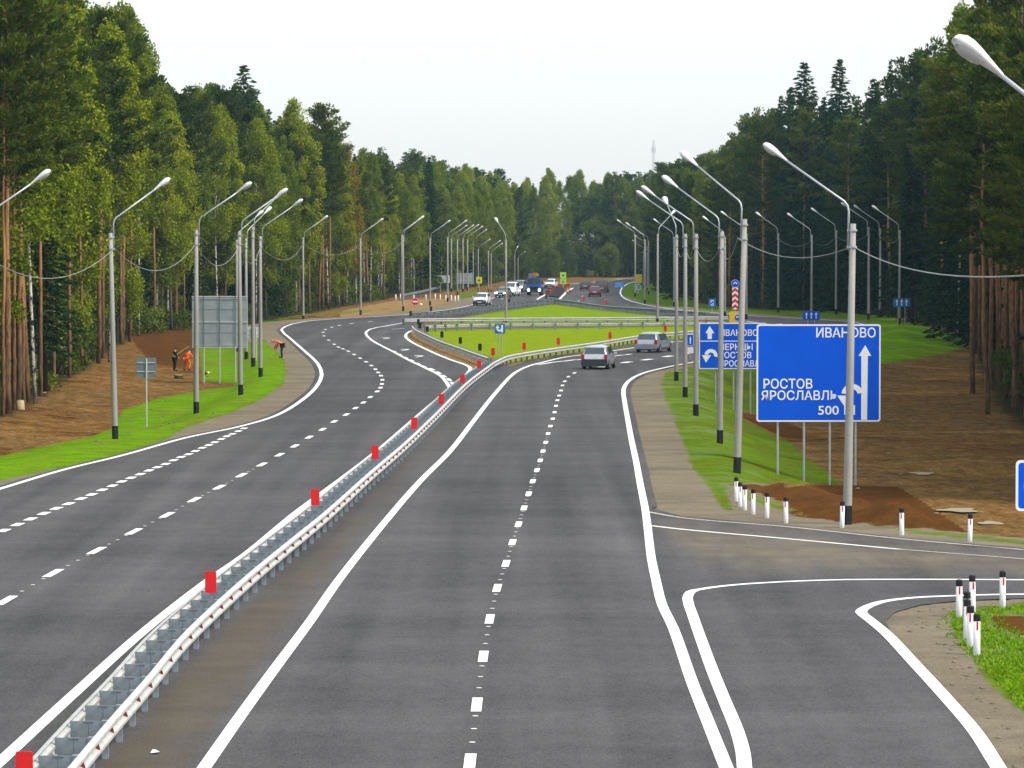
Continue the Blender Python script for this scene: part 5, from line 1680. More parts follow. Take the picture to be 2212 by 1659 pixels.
def person(label, base, rz, J, top, legs_m, hat, vest=None, scale=1.0):
    """J: joints in metres, figure looks along local +y"""
    x, y, z = at_ground(*base)
    V, E, R = [], [], []
    names = ['pelvis', 'waist', 'chest', 'neck', 'head', 'crown', 'shoulder_l', 'elbow_l', 'wrist_l', 'palm_l', 'shoulder_r', 'elbow_r', 'wrist_r', 'palm_r',
             'hip_l', 'knee_l', 'ankle_l', 'toe_l', 'hip_r', 'knee_r', 'ankle_r', 'toe_r']
    rad = dict(pelvis=.14, waist=(.15, .11), chest=(.17, .12), neck=.055, head=(.085, .10), crown=(.07, .085), shoulder=.065, elbow=.045, wrist=.032, palm=(.042, .02), hip=.095, knee=.062, ankle=.042, toe=.035)
    ix = {n: i for i, n in enumerate(names)}
    V = [J[n] for n in names]
    R = [rad[n.split('_')[0]] for n in names]
    pairs = [('pelvis', 'waist'), ('waist', 'chest'), ('chest', 'neck'), ('neck', 'head'), ('head', 'crown')]
    for s in 'lr':
        pairs += [('chest', 'shoulder_' + s), ('shoulder_' + s, 'elbow_' + s), ('elbow_' + s, 'wrist_' + s), ('wrist_' + s, 'palm_' + s),
                  ('pelvis', 'hip_' + s), ('hip_' + s, 'knee_' + s), ('knee_' + s, 'ankle_' + s), ('ankle_' + s, 'toe_' + s)]
    E = [(ix[a], ix[b]) for a, b in pairs]
    parts = [skin_mesh('body', V, E, R, 'skin')]
    for s in 'lr':                                             # five unequal, bent fingers on each hand
        w, p = Vector(J['wrist_' + s]), Vector(J['palm_' + s])
        d = (p - w).normalized()
        side = d.cross(Vector((0, 1, 0)))
        side = side.normalized() if side.length > .1 else Vector((1, 0, 0))
        curl = d.cross(side).normalized()
        for k, ln in enumerate((.055, .075, .082, .076, .06)):
            r0 = p + side * (k - 2) * .019 - d * (.03 if k == 0 else 0)
            dd = (d + side * (-.9 if k == 0 else 0)).normalized()
            parts.append(skin_mesh('finger', [r0, r0 + dd * ln * .55 + curl * .008, r0 + dd * ln * .85 + curl * .03], [(0, 1), (1, 2)], [.0095, .009, .008], 'skin', 0))
    hd_, cr = Vector(J['head']), Vector(J['crown'])
    up = (cr - hd_).normalized()
    fw = Vector((0, 1, 0)) - up * up.y
    fw = fw.normalized() if fw.length > .1 else Vector((0, 0, -1))
    c = hd_ + up * .03
    parts.append(skin_mesh('nose', [c + fw * .085, c + fw * .115 - up * .02], [(0, 1)], [.014, .012], 'skin', 0))
    body = link('person', merge('person', parts))
    tag(body, label, 'person', 'road workers on the verge')
    body.location = (x, y, z)
    body.rotation_euler = (0, 0, rz)
    body.scale = (scale,) * 3
    def shell(nm, nodes, extra, m, cut=None):
        vv = [J[n] for n in nodes]
        loc = {n: i for i, n in enumerate(nodes)}
        ee = [(loc[a], loc[b]) for a, b in pairs if a in loc and b in loc]
        rr = []
        for n in nodes:
            r = rad[n.split('_')[0]]
            r = r if isinstance(r, tuple) else (r, r)
            rr.append((r[0] + extra, r[1] + extra))
        if cut:
            for n, f in cut.items():
                rr[loc[n]] = (rr[loc[n]][0] * f, rr[loc[n]][1] * f)
        return link(nm, skin_mesh(nm, vv, ee, rr, m), None, body)
    jk = ['pelvis', 'waist', 'chest', 'shoulder_l', 'elbow_l', 'wrist_l', 'shoulder_r', 'elbow_r', 'wrist_r']
    shell('jacket', jk, .022, top)
    shell('trousers', ['pelvis', 'hip_l', 'knee_l', 'ankle_l', 'hip_r', 'knee_r', 'ankle_r'], .020, legs_m)
    if vest:
        shell('vest', ['pelvis', 'waist', 'chest'], .040, vest)
    for s in 'lr':
        a, t = Vector(J['ankle_' + s]), Vector(J['toe_' + s])
        MB().tube([a + Vector((0, 0, .03)), a + Vector((0, 0, -.05)), t, t + (t - a).normalized() * .06], [.058, .062, .052, .03], 8).build('boot', M['rubber'], body)
    hatm = MB().lathe([(.118, 0), (.112, .05), (.085, .10), (.03, .125)], 12)
    h = hatm.build('cap', M[hat], body, True)
    h.location = hd_ + up * .055
    h.rotation_euler = up.to_track_quat('Z', 'Y').to_euler()
    return body

STAND = dict(pelvis=(0, 0, .95), waist=(0, .02, 1.12), chest=(0, .03, 1.36), neck=(0, .04, 1.50), head=(0, .09, 1.60), crown=(0, .13, 1.70),
             shoulder_l=(-.19, .03, 1.40), elbow_l=(-.24, .06, 1.14), wrist_l=(-.16, .26, 1.04), palm_l=(-.13, .33, 1.03),
             shoulder_r=(.19, .03, 1.40), elbow_r=(.25, .04, 1.13), wrist_r=(.20, .22, .98), palm_r=(.18, .29, .96),
             hip_l=(-.10, 0, .90), knee_l=(-.12, .03, .50), ankle_l=(-.13, -.01, .09), toe_l=(-.14, .13, .04),
             hip_r=(.10, 0, .90), knee_r=(.12, .02, .50), ankle_r=(.13, -.03, .09), toe_r=(.14, .11, .04))
BEND = dict(pelvis=(0, -.05, .90), waist=(0, .10, 1.02), chest=(0, .32, 1.14), neck=(0, .46, 1.19), head=(0, .56, 1.17), crown=(0, .65, 1.13),
            shoulder_l=(-.18, .32, 1.12), elbow_l=(-.20, .38, .84), wrist_l=(-.10, .52, .66), palm_l=(-.07, .57, .60),
            shoulder_r=(.18, .32, 1.12), elbow_r=(.19, .34, .82), wrist_r=(.08, .44, .60), palm_r=(.06, .48, .53),
            hip_l=(-.10, -.04, .87), knee_l=(-.11, .02, .49), ankle_l=(-.12, -.05, .09), toe_l=(-.12, .09, .04),
            hip_r=(.10, -.04, .87), knee_r=(.12, .06, .49), ankle_r=(.13, .03, .09), toe_r=(.13, .17, .04))
STOOP = dict(pelvis=(0, 0, .84), waist=(0, .08, .99), chest=(0, .20, 1.19), neck=(0, .29, 1.30), head=(0, .37, 1.36), crown=(0, .44, 1.42),
             shoulder_l=(-.18, .20, 1.20), elbow_l=(-.28, .34, 1.02), wrist_l=(-.22, .55, 1.02), palm_l=(-.20, .62, 1.02),
             shoulder_r=(.18, .20, 1.20), elbow_r=(.30, .28, .98), wrist_r=(.30, .50, .92), palm_r=(.30, .57, .90),
             hip_l=(-.11, 0, .80), knee_l=(-.20, .14, .46), ankle_l=(-.22, -.02, .09), toe_l=(-.24, .11, .04),
             hip_r=(.11, 0, .80), knee_r=(.22, .12, .46), ankle_r=(.26, -.06, .09), toe_r=(.28, .07, .04))
w1 = person('worker in orange jacket and dark trousers bending forward with a stick on the gravel shoulder', (609, 773), math.radians(82), BEND, 'orange', 'navy', 'orange_plastic')
w2 = person('standing worker in a yellow vest and dark clothes on brown soil', (377, 801), math.radians(-60), STAND, 'navy', 'navy', 'hair', 'hivis', .86)
w3 = person('stooping worker in orange clothes next to the yellow-vested one', (403, 800), math.radians(-35), STOOP, 'orange', 'orange', 'hair', None, .90)
wx, wy, wz = at_ground(609, 773)
rk = MB().tube([(-.50, .02, .66), (-.62, -.02, .30), (-.86, -.10, .02)], .016, 6).build('rake', M['wood'])
MB().box((-.88, -.10, .03), (.05, .42, .04)).build('rake_head', M['bumper'], rk)
rk.location = (wx, wy, wz)
tag(rk, 'thin wooden rake held by the bending orange worker', 'rake')
ax, ay, az = at_ground(403, 800)
pl = MB().box((0, 0, 0), (.10, 1.35, .07)).build('wooden_plank', M['wood'])
pl.location = (ax - .42, ay + .25, az + 1.18)
pl.rotation_euler = (0, 0, 0)
pl.rotation_euler = (math.radians(-34), 0, math.radians(82))
tag(pl, 'pale wooden plank raised beside the stooping orange worker', 'plank')

# ================================================================== SMALL THINGS
def cone(base, label, s=1.0, lying=False):
    x, y, z = at_ground(*base)
    root = empty('traffic_cone', (x, y, z + (.18 if lying else 0)))
    if lying: root.rotation_euler = (0, math.radians(84), .3)
    root.scale = (s, s, s)
    tag(root, label, 'traffic cone')
    MB().lathe([(.16, .04), (.03, .72), (.028, .73)], 12).build('body', M['orange_plastic'], root, True)
    MB().lathe([(.118, .28), (.086, .44)], 12).build('stripe', M['white'], root)
    MB().box((0, 0, .02), (.40, .40, .04)).build('base', M['rubber'], root)
cone((443, 812), 'orange cone lying in grass under the big grey sign back', 0.62, True)
cone((1226, 635), 'small orange cone on the far road, nearer one beside the red barriers', 1.3)
cone((1231, 632), 'small orange cone on the far road, farther one beside the red barriers', 1.3)

def stump(base, r, h, label, fresh):
    x, y, z = at_ground(*base)
    root = empty('tree_stump', (x, y, z))
    tag(root, label, 'stump')
    MB().lathe([(r * 1.35, -.2), (r * 1.1, .08), (r, h)], 10).build('bark', M['cut' if fresh else 'stump'], root, True)
    MB().lathe([(r * .93, h), (r * .90, h + .02)], 10).build('cut_top', M['cut'], root)
stump((44, 884), .19, .42, 'pale freshly cut tree stump at the forest edge by the first pine trunks', True)
stump((386, 818), .26, .22, 'dark low tree stump on brown soil in front of the workers', False)
stump((95, 856), .16, .2, 'small dark stump on the soil by the thin black trunk', False)

def block(base, label, m, s, rz):
    x, y, z = at_ground(*base)
    root = empty('plastic_barrier', (x, y, 0), rz)
    root.scale = (.8, .8, .75)
    tag(root, label, 'road barrier', 'red plastic barriers round the far works')
    MB().prism([(-.28, 0), (.28, 0), (.24, .28), (.10, .48), (.08, .85), (-.08, .85), (-.10, .48), (-.24, .28)], -s / 2, s / 2).build('body', M[m], root)
    MB().box((0, 0, .88), (.12, s * .92, .06)).build('ridge', M['white' if m != 'white' else 'red_plastic'], root)
block((1185, 637), 'nearest red plastic barrier at the far road works', 'red_plastic', 3.0, .25)
block((1188, 631), 'second red plastic barrier behind the nearest one', 'red_plastic', 3.0, .25)
block((1193, 626), 'third red plastic barrier in the far works', 'red_plastic', 3.0, .3)
block((1204, 621), 'red plastic barrier at the tip of the dark far island', 'red_plastic', 4.0, 1.4)
block((1213, 622), 'last red plastic barrier next to the lime-green signs', 'red_plastic', 3.6, 1.2)
M['isle'] = plain('bare_asphalt_isle', (0.035, 0.027, 0.024), 0.95, 0.0, 0.1, 0.3, 1)
isl = [(1186, 641), (1206, 643), (1220, 626), (1208, 617.5), (1199, 617.5)]
P = [at(u, v) for u, v in isl]
mb = MB(); n = len(P)
mb.add([(x, y, .01) for x, y in P] + [(x, y, .16) for x, y in P], [tuple(range(n, 2 * n))[::-1]] + [(k, (k + 1) % n, (k + 1) % n + n, k + n) for k in range(n)])
isl_o = mb.build('traffic_island', M['isle'])
tag(isl_o, 'dark bare far traffic island among red barriers', kind='structure')

bx, by, bz = at_ground(1337, 621)
bs_ = MB().box((0, 0, .35), (1.7, 6, .8), taper=.7).build('tarpaulin', M['blue_sheet'])
bs_.location = (bx, by, bz); tag(bs_, 'small blue sheeting heap on the grass beyond the brownish van', 'tarpaulin')
px_, py_ = at(335, 1628)
pp = MB().add([(-.07, -.09, .012), (.08, -.07, .03), (.06, .09, .012), (-.05, .08, .05), (0, 0, .06)], [(0, 1, 4), (1, 2, 4), (2, 3, 4), (3, 0, 4)]).build('paper_scrap', M['paper'])
pp.location = (px_, py_, .01); tag(pp, 'crumpled white paper scrap on brown-dusted asphalt beside the guardrail', 'litter')
x_, y_, z_ = at_ground(909, 667)
ps = empty('marker_ball', (x_, y_, z_)); tag(ps, 'small white round marker on a stick near the no-entry sign', 'marker')
MB().lathe([(.01, .32), (.14, .38), (.19, .5), (.14, .62), (.01, .68)], 10).build('ball', M['post_white'], ps, True)
MB().tube([(0, 0, -.2), (0, 0, .36)], .025, 6).build('leg', M['arm'], ps)

def stones():
    mb = MB()
    spots = [(2030, 1360), (2050, 1400), (1990, 1335), (2075, 1450), (2100, 1490), (2140, 1540), (2165, 1585), (2035, 1330), (2190, 1640), (2090, 1465), (1985, 1350), (2060, 1430)]
    for u, v in spots * 6:
        u += RNG.gauss(0, 22); v += RNG.gauss(0, 16)
        x, y, z = at_ground(u, v)
        r = RNG.uniform(.02, .06)
        mb.lathe([(r * .6, -r * .3), (r, r * .2), (r * .6, r * .6)], 6, (x, y, z))
    for k in range(150):
        u, v = RNG.uniform(0, 560), RNG.uniform(800, 960)
        if k > 110: u, v = RNG.uniform(1840, 2250), RNG.uniform(900, 1120)
        x, y, z = at_ground(u, v)
        if float(road_sd(np.array([x]), np.array([y]))[0]) < 2: continue
        r = RNG.uniform(.04, .12)
        mb.lathe([(r * .6, -r * .3), (r, r * .15), (r * .5, r * .45)], 6, (x, y, z))
    tag(mb.build('gravel', M['stone']), 'loose stones and clods on the shoulder and cleared soil', kind='stuff')
stones()
# puddles on the cleared field, bright sky reflection painted as flat pale colour
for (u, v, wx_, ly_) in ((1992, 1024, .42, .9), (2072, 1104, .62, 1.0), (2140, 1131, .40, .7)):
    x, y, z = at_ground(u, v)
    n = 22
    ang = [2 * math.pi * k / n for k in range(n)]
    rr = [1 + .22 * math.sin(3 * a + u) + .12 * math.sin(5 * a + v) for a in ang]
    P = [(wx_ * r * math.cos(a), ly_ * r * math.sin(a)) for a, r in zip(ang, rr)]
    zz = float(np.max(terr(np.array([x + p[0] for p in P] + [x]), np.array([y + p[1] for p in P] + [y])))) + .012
    o = MB().add([(px, py, 0) for px, py in P], [tuple(range(n))]).build('pale_puddle', M['puddle_sky'])
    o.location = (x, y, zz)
    tag(o, 'pale puddle on the muddy field, sky reflection painted as colour', 'puddle', kind='structure')

# lattice mast far behind the forest
def mast():
    y = 860.0
    x = xat(1411, y)
    root = empty('lattice_mast', (x, y, 0))
    tag(root, 'thin lattice radio mast rising above the far forest', 'mast')
    zt = zat(303, y)
    lg = MB(); br = MB()
    w0, w1 = .8, .2
    def c(k, t):
        w = w0 + (w1 - w0) * t
        a = 2 * math.pi * k / 3 + .4
        return (w * math.cos(a), w * math.sin(a), zt * t)
    for k in range(3):
        o = MB().tube([c(k, 0), c(k, 1)], 0.022, 4).build('leg', M['steel_grey'], root)
    N_ = 22
    for i in range(N_):
        for k in range(3):
            br.tube([c(k, i / N_), c((k + 1) % 3, (i + 1) / N_)], .011, 4)
            br.tube([c(k, (i + 1) / N_), c((k + 1) % 3, (i + 1) / N_)], .011, 4)
    br.build('bracing', M['steel_grey'], root)
    an = MB()
    for k in range(3):
        p = c(k, .93)
        an.box((p[0] * 1.8, p[1] * 1.8, p[2]), (.09, .09, 1.2))
    an.box((-.7, 0, zt * .72), (.3, .2, .3))
    an.build('antenna', M['sign_back_dark'], root)
mast()

# ================================================================== TREES
def unit(n):
    v = NR.normal(0, 1, (n, 3))
    return v / np.linalg.norm(v, axis=1)[:, None]

def cards(C, D, ln, wd, tone):
    """leaf-sized faces at C along D"""
    n = len(C)
    R = unit(n)
    S = np.cross(D, R)
    S /= np.linalg.norm(S, axis=1)[:, None] + 1e-9
    ln = np.broadcast_to(ln, n)[:, None]; wd = np.broadcast_to(wd, n)[:, None]
    V = np.stack([C - D * ln * .5, C + S * wd * .5, C + D * ln * .5, C - S * wd * .5], 1).reshape(-1, 3)
    return V, np.arange(n * 4).reshape(n, 4), np.repeat(tone, 4)

def tube_np(pts, rad, n=7):
    mb = MB().tube(pts, rad, n)
    return mb

def pine_mesh(seed, c0, spread=1.0, dens=1.0, H=20.0):
    global NR
    NR = np.random.default_rng(seed)
    bend = NR.normal(0, .25, 2)
    def ax(z):
        t = z / H
        return np.array([bend[0] * math.sin(t * 2.6) + .05 * math.sin(z), bend[1] * math.sin(t * 2.1), z])
    zs = np.linspace(-.5, H - .3, 12)
    tr = MB().tube([ax(z) for z in zs], [max(.02, .128 * (1 - z / H) ** .75 + .015) for z in np.clip(zs, 0, H)], 8)
    Cs, Ds, Ts = [], [], []
    nb = int(40 * dens)
    for i in range(nb):
        t = (i + NR.random()) / nb
        z = c0 + (H - .8 - c0) * t
        az = i * 2.39996 + NR.normal(0, .3)
        L = spread * (.55 + 2.1 * math.sin(min(1, .18 + .95 * (1 - t)) * math.pi * .62)) * NR.uniform(.6, 1.1)
        el = math.radians(-4 + 44 * t + NR.normal(0, 9))
        d = np.array([math.cos(az) * math.cos(el), math.sin(az) * math.cos(el), math.sin(el)])
        b0 = ax(z)
        tr.tube([b0, b0 + d * L * .55, b0 + d * L + np.array([0, 0, .12 * L])], [.045 * (1 - t * .6), .028, .01], 4)
        tone = NR.random()
        for s in np.linspace(.38, 1.02, max(2, int(2 + L * 1.1))):
            c = b0 + d * L * s + np.array([0, 0, .12 * L * s * s])
            m = int(58 * NR.uniform(.7, 1.3))
            r = .34 + .22 * NR.random()
            q = unit(m) * (NR.random(m)[:, None] ** .45) * np.array([r * 1.3, r * 1.3, r * .62])
            Cs.append(c + q)
            dd = q / (np.linalg.norm(q, axis=1)[:, None] + 1e-9) * .6 + d * .5 + unit(m) * .5 + np.array([0, 0, .35])
            Ds.append(dd / np.linalg.norm(dd, axis=1)[:, None])
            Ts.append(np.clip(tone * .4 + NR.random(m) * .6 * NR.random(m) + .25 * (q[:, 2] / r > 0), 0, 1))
    top = ax(H - .5)
    m = 60
    q = unit(m) * np.array([.3, .3, .7]) * NR.random(m)[:, None]
    Cs.append(top + q); Ds.append(unit(m) * .4 + np.array([0, 0, 1.0])); Ts.append(NR.random(m))
    Ds[-1] /= np.linalg.norm(Ds[-1], axis=1)[:, None]
    for k in range(7):                                        # dead stubs below the crown
        z = c0 * NR.uniform(.45, .98); az = NR.uniform(0, 6.28)
        tr.tube([ax(z), ax(z) + np.array([math.cos(az), math.sin(az), -.15]) * NR.uniform(.3, .9)], [.02, .006], 3)
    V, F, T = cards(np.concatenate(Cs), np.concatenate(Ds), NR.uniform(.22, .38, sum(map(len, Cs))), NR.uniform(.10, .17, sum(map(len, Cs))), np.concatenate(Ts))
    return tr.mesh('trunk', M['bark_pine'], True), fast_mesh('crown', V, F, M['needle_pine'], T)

def spruce_mesh(seed, c0=1.4, spread=1.0, H=20.0):
    global NR
    NR = np.random.default_rng(seed)
    tr = MB().tube([(0, 0, -.5), (0, 0, H * .5), (0, 0, H)], [.20, .11, .012], 8)
    Cs, Ds, Ts = [], [], []
    z = c0
    while z < H - .15:
        t = (z - c0) / (H - c0)
        R = spread * (2.5 * (1 - t) ** .62 + .06) * NR.uniform(.70, 1.15)
        nb = 9 if t < .75 else 5
        a0 = NR.uniform(0, 6.28)
        for k in range(nb):
            az = a0 + 6.283 * k / nb + NR.normal(0, .2)
            L = R * NR.uniform(.72, 1.12)
            m = max(5, int(13 * L + 3))
            s = NR.random(m) ** .75
            droop = -.34 * L * s ** 1.5 + .10 * L * s ** 4 if t < .8 else .32 * L * s
            rad_ = np.stack([np.full(m, math.cos(az)), np.full(m, math.sin(az)), np.zeros(m)], 1)
            side = np.stack([-rad_[:, 1], rad_[:, 0], np.zeros(m)], 1)
            off = NR.normal(0, 1, m) * .20 * (1 - s * .5) * min(1.0, L)
            C = rad_ * (L * s)[:, None] + side * off[:, None]
            C[:, 2] += z + droop + NR.normal(0, .07, m)
            D = rad_ + side * np.sign(off)[:, None] * .6 + np.stack([np.zeros(m), np.zeros(m), NR.uniform(-.7, .15, m)], 1)
            Cs.append(C); Ds.append(D / np.linalg.norm(D, axis=1)[:, None])
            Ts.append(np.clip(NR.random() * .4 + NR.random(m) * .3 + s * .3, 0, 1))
        z += NR.uniform(.36, .54) * (1 - .35 * t)
    n = sum(map(len, Cs))
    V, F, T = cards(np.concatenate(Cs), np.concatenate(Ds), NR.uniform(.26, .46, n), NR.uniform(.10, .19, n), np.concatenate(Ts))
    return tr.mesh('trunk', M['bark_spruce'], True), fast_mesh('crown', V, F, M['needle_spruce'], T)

def birch_mesh(seed, c0, R=2.3, H=20.0, leaf='leaf_birch', bark='bark_birch', n_cl=95, wide=1.0, r_tr=.09):
    global NR
    NR = np.random.default_rng(seed)
    bend = NR.normal(0, .5, 2)
    ax = lambda z: np.array([bend[0] * math.sin(z / H * 2.4), bend[1] * math.sin(z / H * 2.0), z])
    zs = np.linspace(-.5, H * .97, 11)
    tr = MB().tube([ax(z) for z in zs], [max(.012, r_tr * (1 - max(z, 0) / H) ** .8 + .01) for z in zs], 8)
    Cs, Ds, Ts = [], [], []
    for i in range(n_cl):
        t = NR.random() ** .85
        z = c0 + (H - c0) * t
        prof = math.sin(min(1, t * .92 + .10) * math.pi) ** .7 if t < .55 else math.sin((t * .92 + .10) * math.pi * .98) ** .75 if t < 1 else .05
        rr = R * wide * max(.10, prof) * NR.uniform(.25, 1.0) ** .55
        az = NR.uniform(0, 6.283)
        c = ax(z) + np.array([math.cos(az) * rr, math.sin(az) * rr, -.1 * rr])
        zb = max(c0 * .8, z - rr * 1.1 - .5)
        tr.tube([ax(zb), ax(zb) * .45 + c * .55 + np.array([0, 0, .25]), c], [.032 * (1.1 - t), .018, .006], 3)
        m = int(170 * NR.uniform(.6, 1.3))
        r = NR.uniform(.42, .85) * wide ** .5
        q = unit(m) * (NR.random(m)[:, None] ** .5) * np.array([r, r, r * 1.25])
        q[:, 2] -= .25 * (q[:, 0] ** 2 + q[:, 1] ** 2)
        Cs.append(c + q)
        D = unit(m) + np.array([0, 0, -.5])
        Ds.append(D / np.linalg.norm(D, axis=1)[:, None])
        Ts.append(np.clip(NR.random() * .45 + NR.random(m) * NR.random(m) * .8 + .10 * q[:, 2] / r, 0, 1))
    n = sum(map(len, Cs))
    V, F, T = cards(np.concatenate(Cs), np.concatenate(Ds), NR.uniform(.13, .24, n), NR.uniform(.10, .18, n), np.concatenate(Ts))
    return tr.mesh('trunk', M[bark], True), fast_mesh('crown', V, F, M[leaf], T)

def bush_mesh(seed, h=2.2, r=1.3, n_cl=26, leaf='leaf_bush'):
    global NR
    NR = np.random.default_rng(seed)
    Cs, Ds, Ts = [], [], []
    st = MB()
    for i in range(n_cl):
        a = NR.uniform(0, 6.283); rr = r * NR.random() ** .6; z = h * NR.uniform(.12, .95) * (1 - .35 * rr / r)
        c = np.array([math.cos(a) * rr, math.sin(a) * rr, z])
        if i % 3 == 0: st.tube([(0, 0, -.2), c * .5, c], [.03, .02, .008], 4)
        m = 55
        q = unit(m) * (NR.random(m)[:, None] ** .5) * NR.uniform(.28, .5)
        Cs.append(c + q); Ds.append(unit(m)); Ts.append(np.clip(NR.random() * .5 + NR.random(m) * .4, 0, 1))
    n = sum(map(len, Cs))
    V, F, T = cards(np.concatenate(Cs), np.concatenate(Ds), NR.uniform(.12, .24, n), NR.uniform(.08, .16, n), np.concatenate(Ts))
    V[:, 2] = np.maximum(V[:, 2], -.05)
    return st.mesh('stems', M['bark_spruce'], True), fast_mesh('foliage', V, F, M[leaf], T)

TM = {'pine': [pine_mesh(21, 11.0), pine_mesh(22, 9.0, 1.15), pine_mesh(23, 12.5, .95), pine_mesh(24, 7.0, 1.1, 1.2)],
      'spruce': [spruce_mesh(31), spruce_mesh(32, 2.5, .85), spruce_mesh(33, .8, 1.25)],
      'birch': [birch_mesh(41, 5.5, 2.5, n_cl=115, bark='bark_aspen'), birch_mesh(42, 4.0, 2.7, n_cl=130, bark='bark_aspen'), birch_mesh(43, 8.5, 2.0), birch_mesh(44, 2.0, 2.5, n_cl=140, bark='bark_aspen')],
      'autumn': [birch_mesh(51, 6.0, 1.7, leaf='leaf_autumn', n_cl=70)],
      'broadleaf': [birch_mesh(61, 1.5, 3.6, 14.0, 'leaf_bush', 'bark_spruce', 130, 1.15), birch_mesh(62, 1.2, 3.2, 12.0, 'leaf_bush', 'bark_spruce', 120, 1.2)]}
THALF = {'pine': 20.0, 'spruce': 20.0, 'birch': 20.0, 'autumn': 20.0, 'broadleaf': 13.0}
NAME = {'pine': 'pine_tree', 'spruce': 'spruce_tree', 'birch': 'birch_tree', 'autumn': 'birch_tree', 'broadleaf': 'broadleaf_tree'}
CAT = {'pine': 'pine tree', 'spruce': 'spruce tree', 'birch': 'birch tree', 'autumn': 'birch tree', 'broadleaf': 'tree'}
DESC = {'pine': ('pine with bare orange trunk', 'pine'), 'spruce': ('dark pointed spruce', 'spruce'), 'birch': ('yellow-green birch', 'leafy birch'),
        'autumn': ('birch turning orange-yellow', 'birch'), 'broadleaf': ('rounded light green broadleaf tree', 'tree')}
SIL = [(-400, -120), (0, -80), (285, -10), (300, 62), (322, 128), (345, 158), (400, 180), (430, 166), (475, 166), (505, 172), (560, 205), (590, 245), (625, 236), (650, 262), (695, 250),
       (725, 285), (745, 312), (790, 312), (850, 342), (920, 352), (950, 372), (1000, 378), (1070, 382), (1150, 388), (1200, 370), (1280, 374), (1350, 374), (1400, 378),
       (1450, 355), (1500, 347), (1530, 342), (1580, 328), (1602, 262), (1640, 238), (1680, 222), (1700, 190), (1735, 170), (1765, 200), (1810, 165), (1850, 195), (1880, 178),
       (1920, 146), (1960, 142), (2000, 122), (2040, 84), (2062, 32), (2080, -10), (2212, -60), (2700, -140)]
SILX, SILY = [p[0] for p in SIL], [p[1] for p in SIL]

def cap_height(x, y, z, frac):
    u, v = px_of(x, y, z)
    hmax = (v - np.interp(u, SILX, SILY)) / ppm(y)
    return float(hmax) * frac

COUNT = {}
def plant(kind, x, y, h, label, group, variant=None, wide=None, lean=0.0):
    vs = TM[kind]
    tr, cr = vs[RNG.randrange(len(vs)) if variant is None else variant]
    z = float(terr(np.array([x]), np.array([y]))[0])
    s = h / THALF[kind]
    root = empty(NAME[kind], (x, y, z))
    w = s * (wide if wide else RNG.uniform(.88, 1.18)) * (1 / max(s, .5)) ** .35
    root.matrix_world = Matrix.Translation((x, y, z)) @ Matrix.Rotation(lean, 4, 'Y') @ Matrix.Rotation(RNG.uniform(0, 6.28), 4, 'Z') @ Matrix.Diagonal((w, w, s, 1))
    tag(root, label, CAT[kind], group)
    link('trunk', tr, None, root)
    link('crown', cr, None, root)
    COUNT[kind] = COUNT.get(kind, 0) + 1
    return root

ZONES_L = [(20, 'at the thick first pine trunks'), (100, 'around the first white birch trunk'), (190, 'short of the nearest green verge lamp'), (250, 'right behind the nearest green verge lamp'),
           (310, 'just past the nearest green verge lamp'), (370, 'behind the small grey sign and workers'), (415, 'beside the big grey sign back'), (540, 'above the big grey sign back'),
           (640, 'above the bending worker'), (690, 'behind the first lone bend lamp'), (770, 'at the tall orange bend pine'), (850, 'behind the second lone bend lamp'),
           (915, 'behind the no-entry sign'), (985, 'behind the blank grey signs'), (1045, 'behind the yellow crossing sign'), (1100, 'behind the white oncoming car'),
           (1180, 'behind the blue crane truck'), (1250, 'behind the lime-green signs'), (1320, 'straight behind the maroon car'), (9999, 'where the far road ends')]
ZONES_R = [(1400, 'where the far road ends'), (1440, 'behind the yellow far board'), (1500, 'behind the cluster of near lamps'), (1560, 'behind the lamp before the smaller sign'),
           (1620, 'behind the red and white column'), (1690, 'behind the first loop lamp'), (1770, 'behind the low blue lane sign'), (1840, 'behind the tallest lamp pole'),
           (1910, 'behind the last loop lamps'), (1990, 'by the leaning bare pine'), (2080, 'over the bright grass knoll'), (2150, 'at the muddy field edge'), (9999, 'at the picture edge over mud')]
def zone(zs, u):
    for a, t in zs:
        if u < a: return t
def u_of(x, y):
    return px_of(x, y, 0.0)[0]
def size_word(h):
    return 'towering' if h > 25 else 'tall' if h > 22 else 'mid-height' if h > 19 else 'lower'

# ---- trees that stand out, at their own places
def hero(kind, base, v_top, label, variant=None, group='trees that stand out of the forest edge', wide=None, lean=0.0):
    x, y, z = at_ground(*base)
    plant(kind, x, y, zat(v_top, y) - z, label, group, variant, wide, lean)
hero('pine', (18, 894), -90, 'orange-trunked pine at the picture edge, thickest of the first trunks', 2, lean=.01)
hero('pine', (40, 878), -70, 'second orange pine trunk beside the thickest one', 2)
hero('pine', (60, 868), -60, 'dark-footed pine between orange trunks and the white birch trunk', 0)
hero('birch', (76, 872), -40, 'white-trunked birch beside the first orange pine trunks', 2)
hero('spruce', (96, 850), 40, 'thin black-trunked spruce past the white birch trunk', 1)
hero('pine', (213, 785), 90, 'orange pine trunk just before the nearest green verge lamp', 2)
hero('birch', (236, 782), 60, 'white birch trunk right behind the nearest green verge lamp', 2)
hero('pine', (246, 778), 70, 'orange pine trunk behind the nearest green verge lamp', 0)
hero('pine', (280, 738), 170, 'slender orange pine past the nearest green verge lamp', 2)
hero('pine', (382, 706), 190, 'orange pine trunk rising behind the reddish soil near the grey sign back', 2)
hero('pine', (488, 700), 185, 'pine with orange upper trunk directly above the big grey sign back', 2)
hero('spruce', (528, 690), 138, 'tall dark tree whose open top stands against the sky above the grey sign', 2, wide=1.35)
hero('birch', (624, 680), 228, 'bright yellow-green birch top beside the open dark treetop', 1)
hero('pine', (697, 668), 226, 'tall pine with long bare orange trunk at the top of the bend', 2)
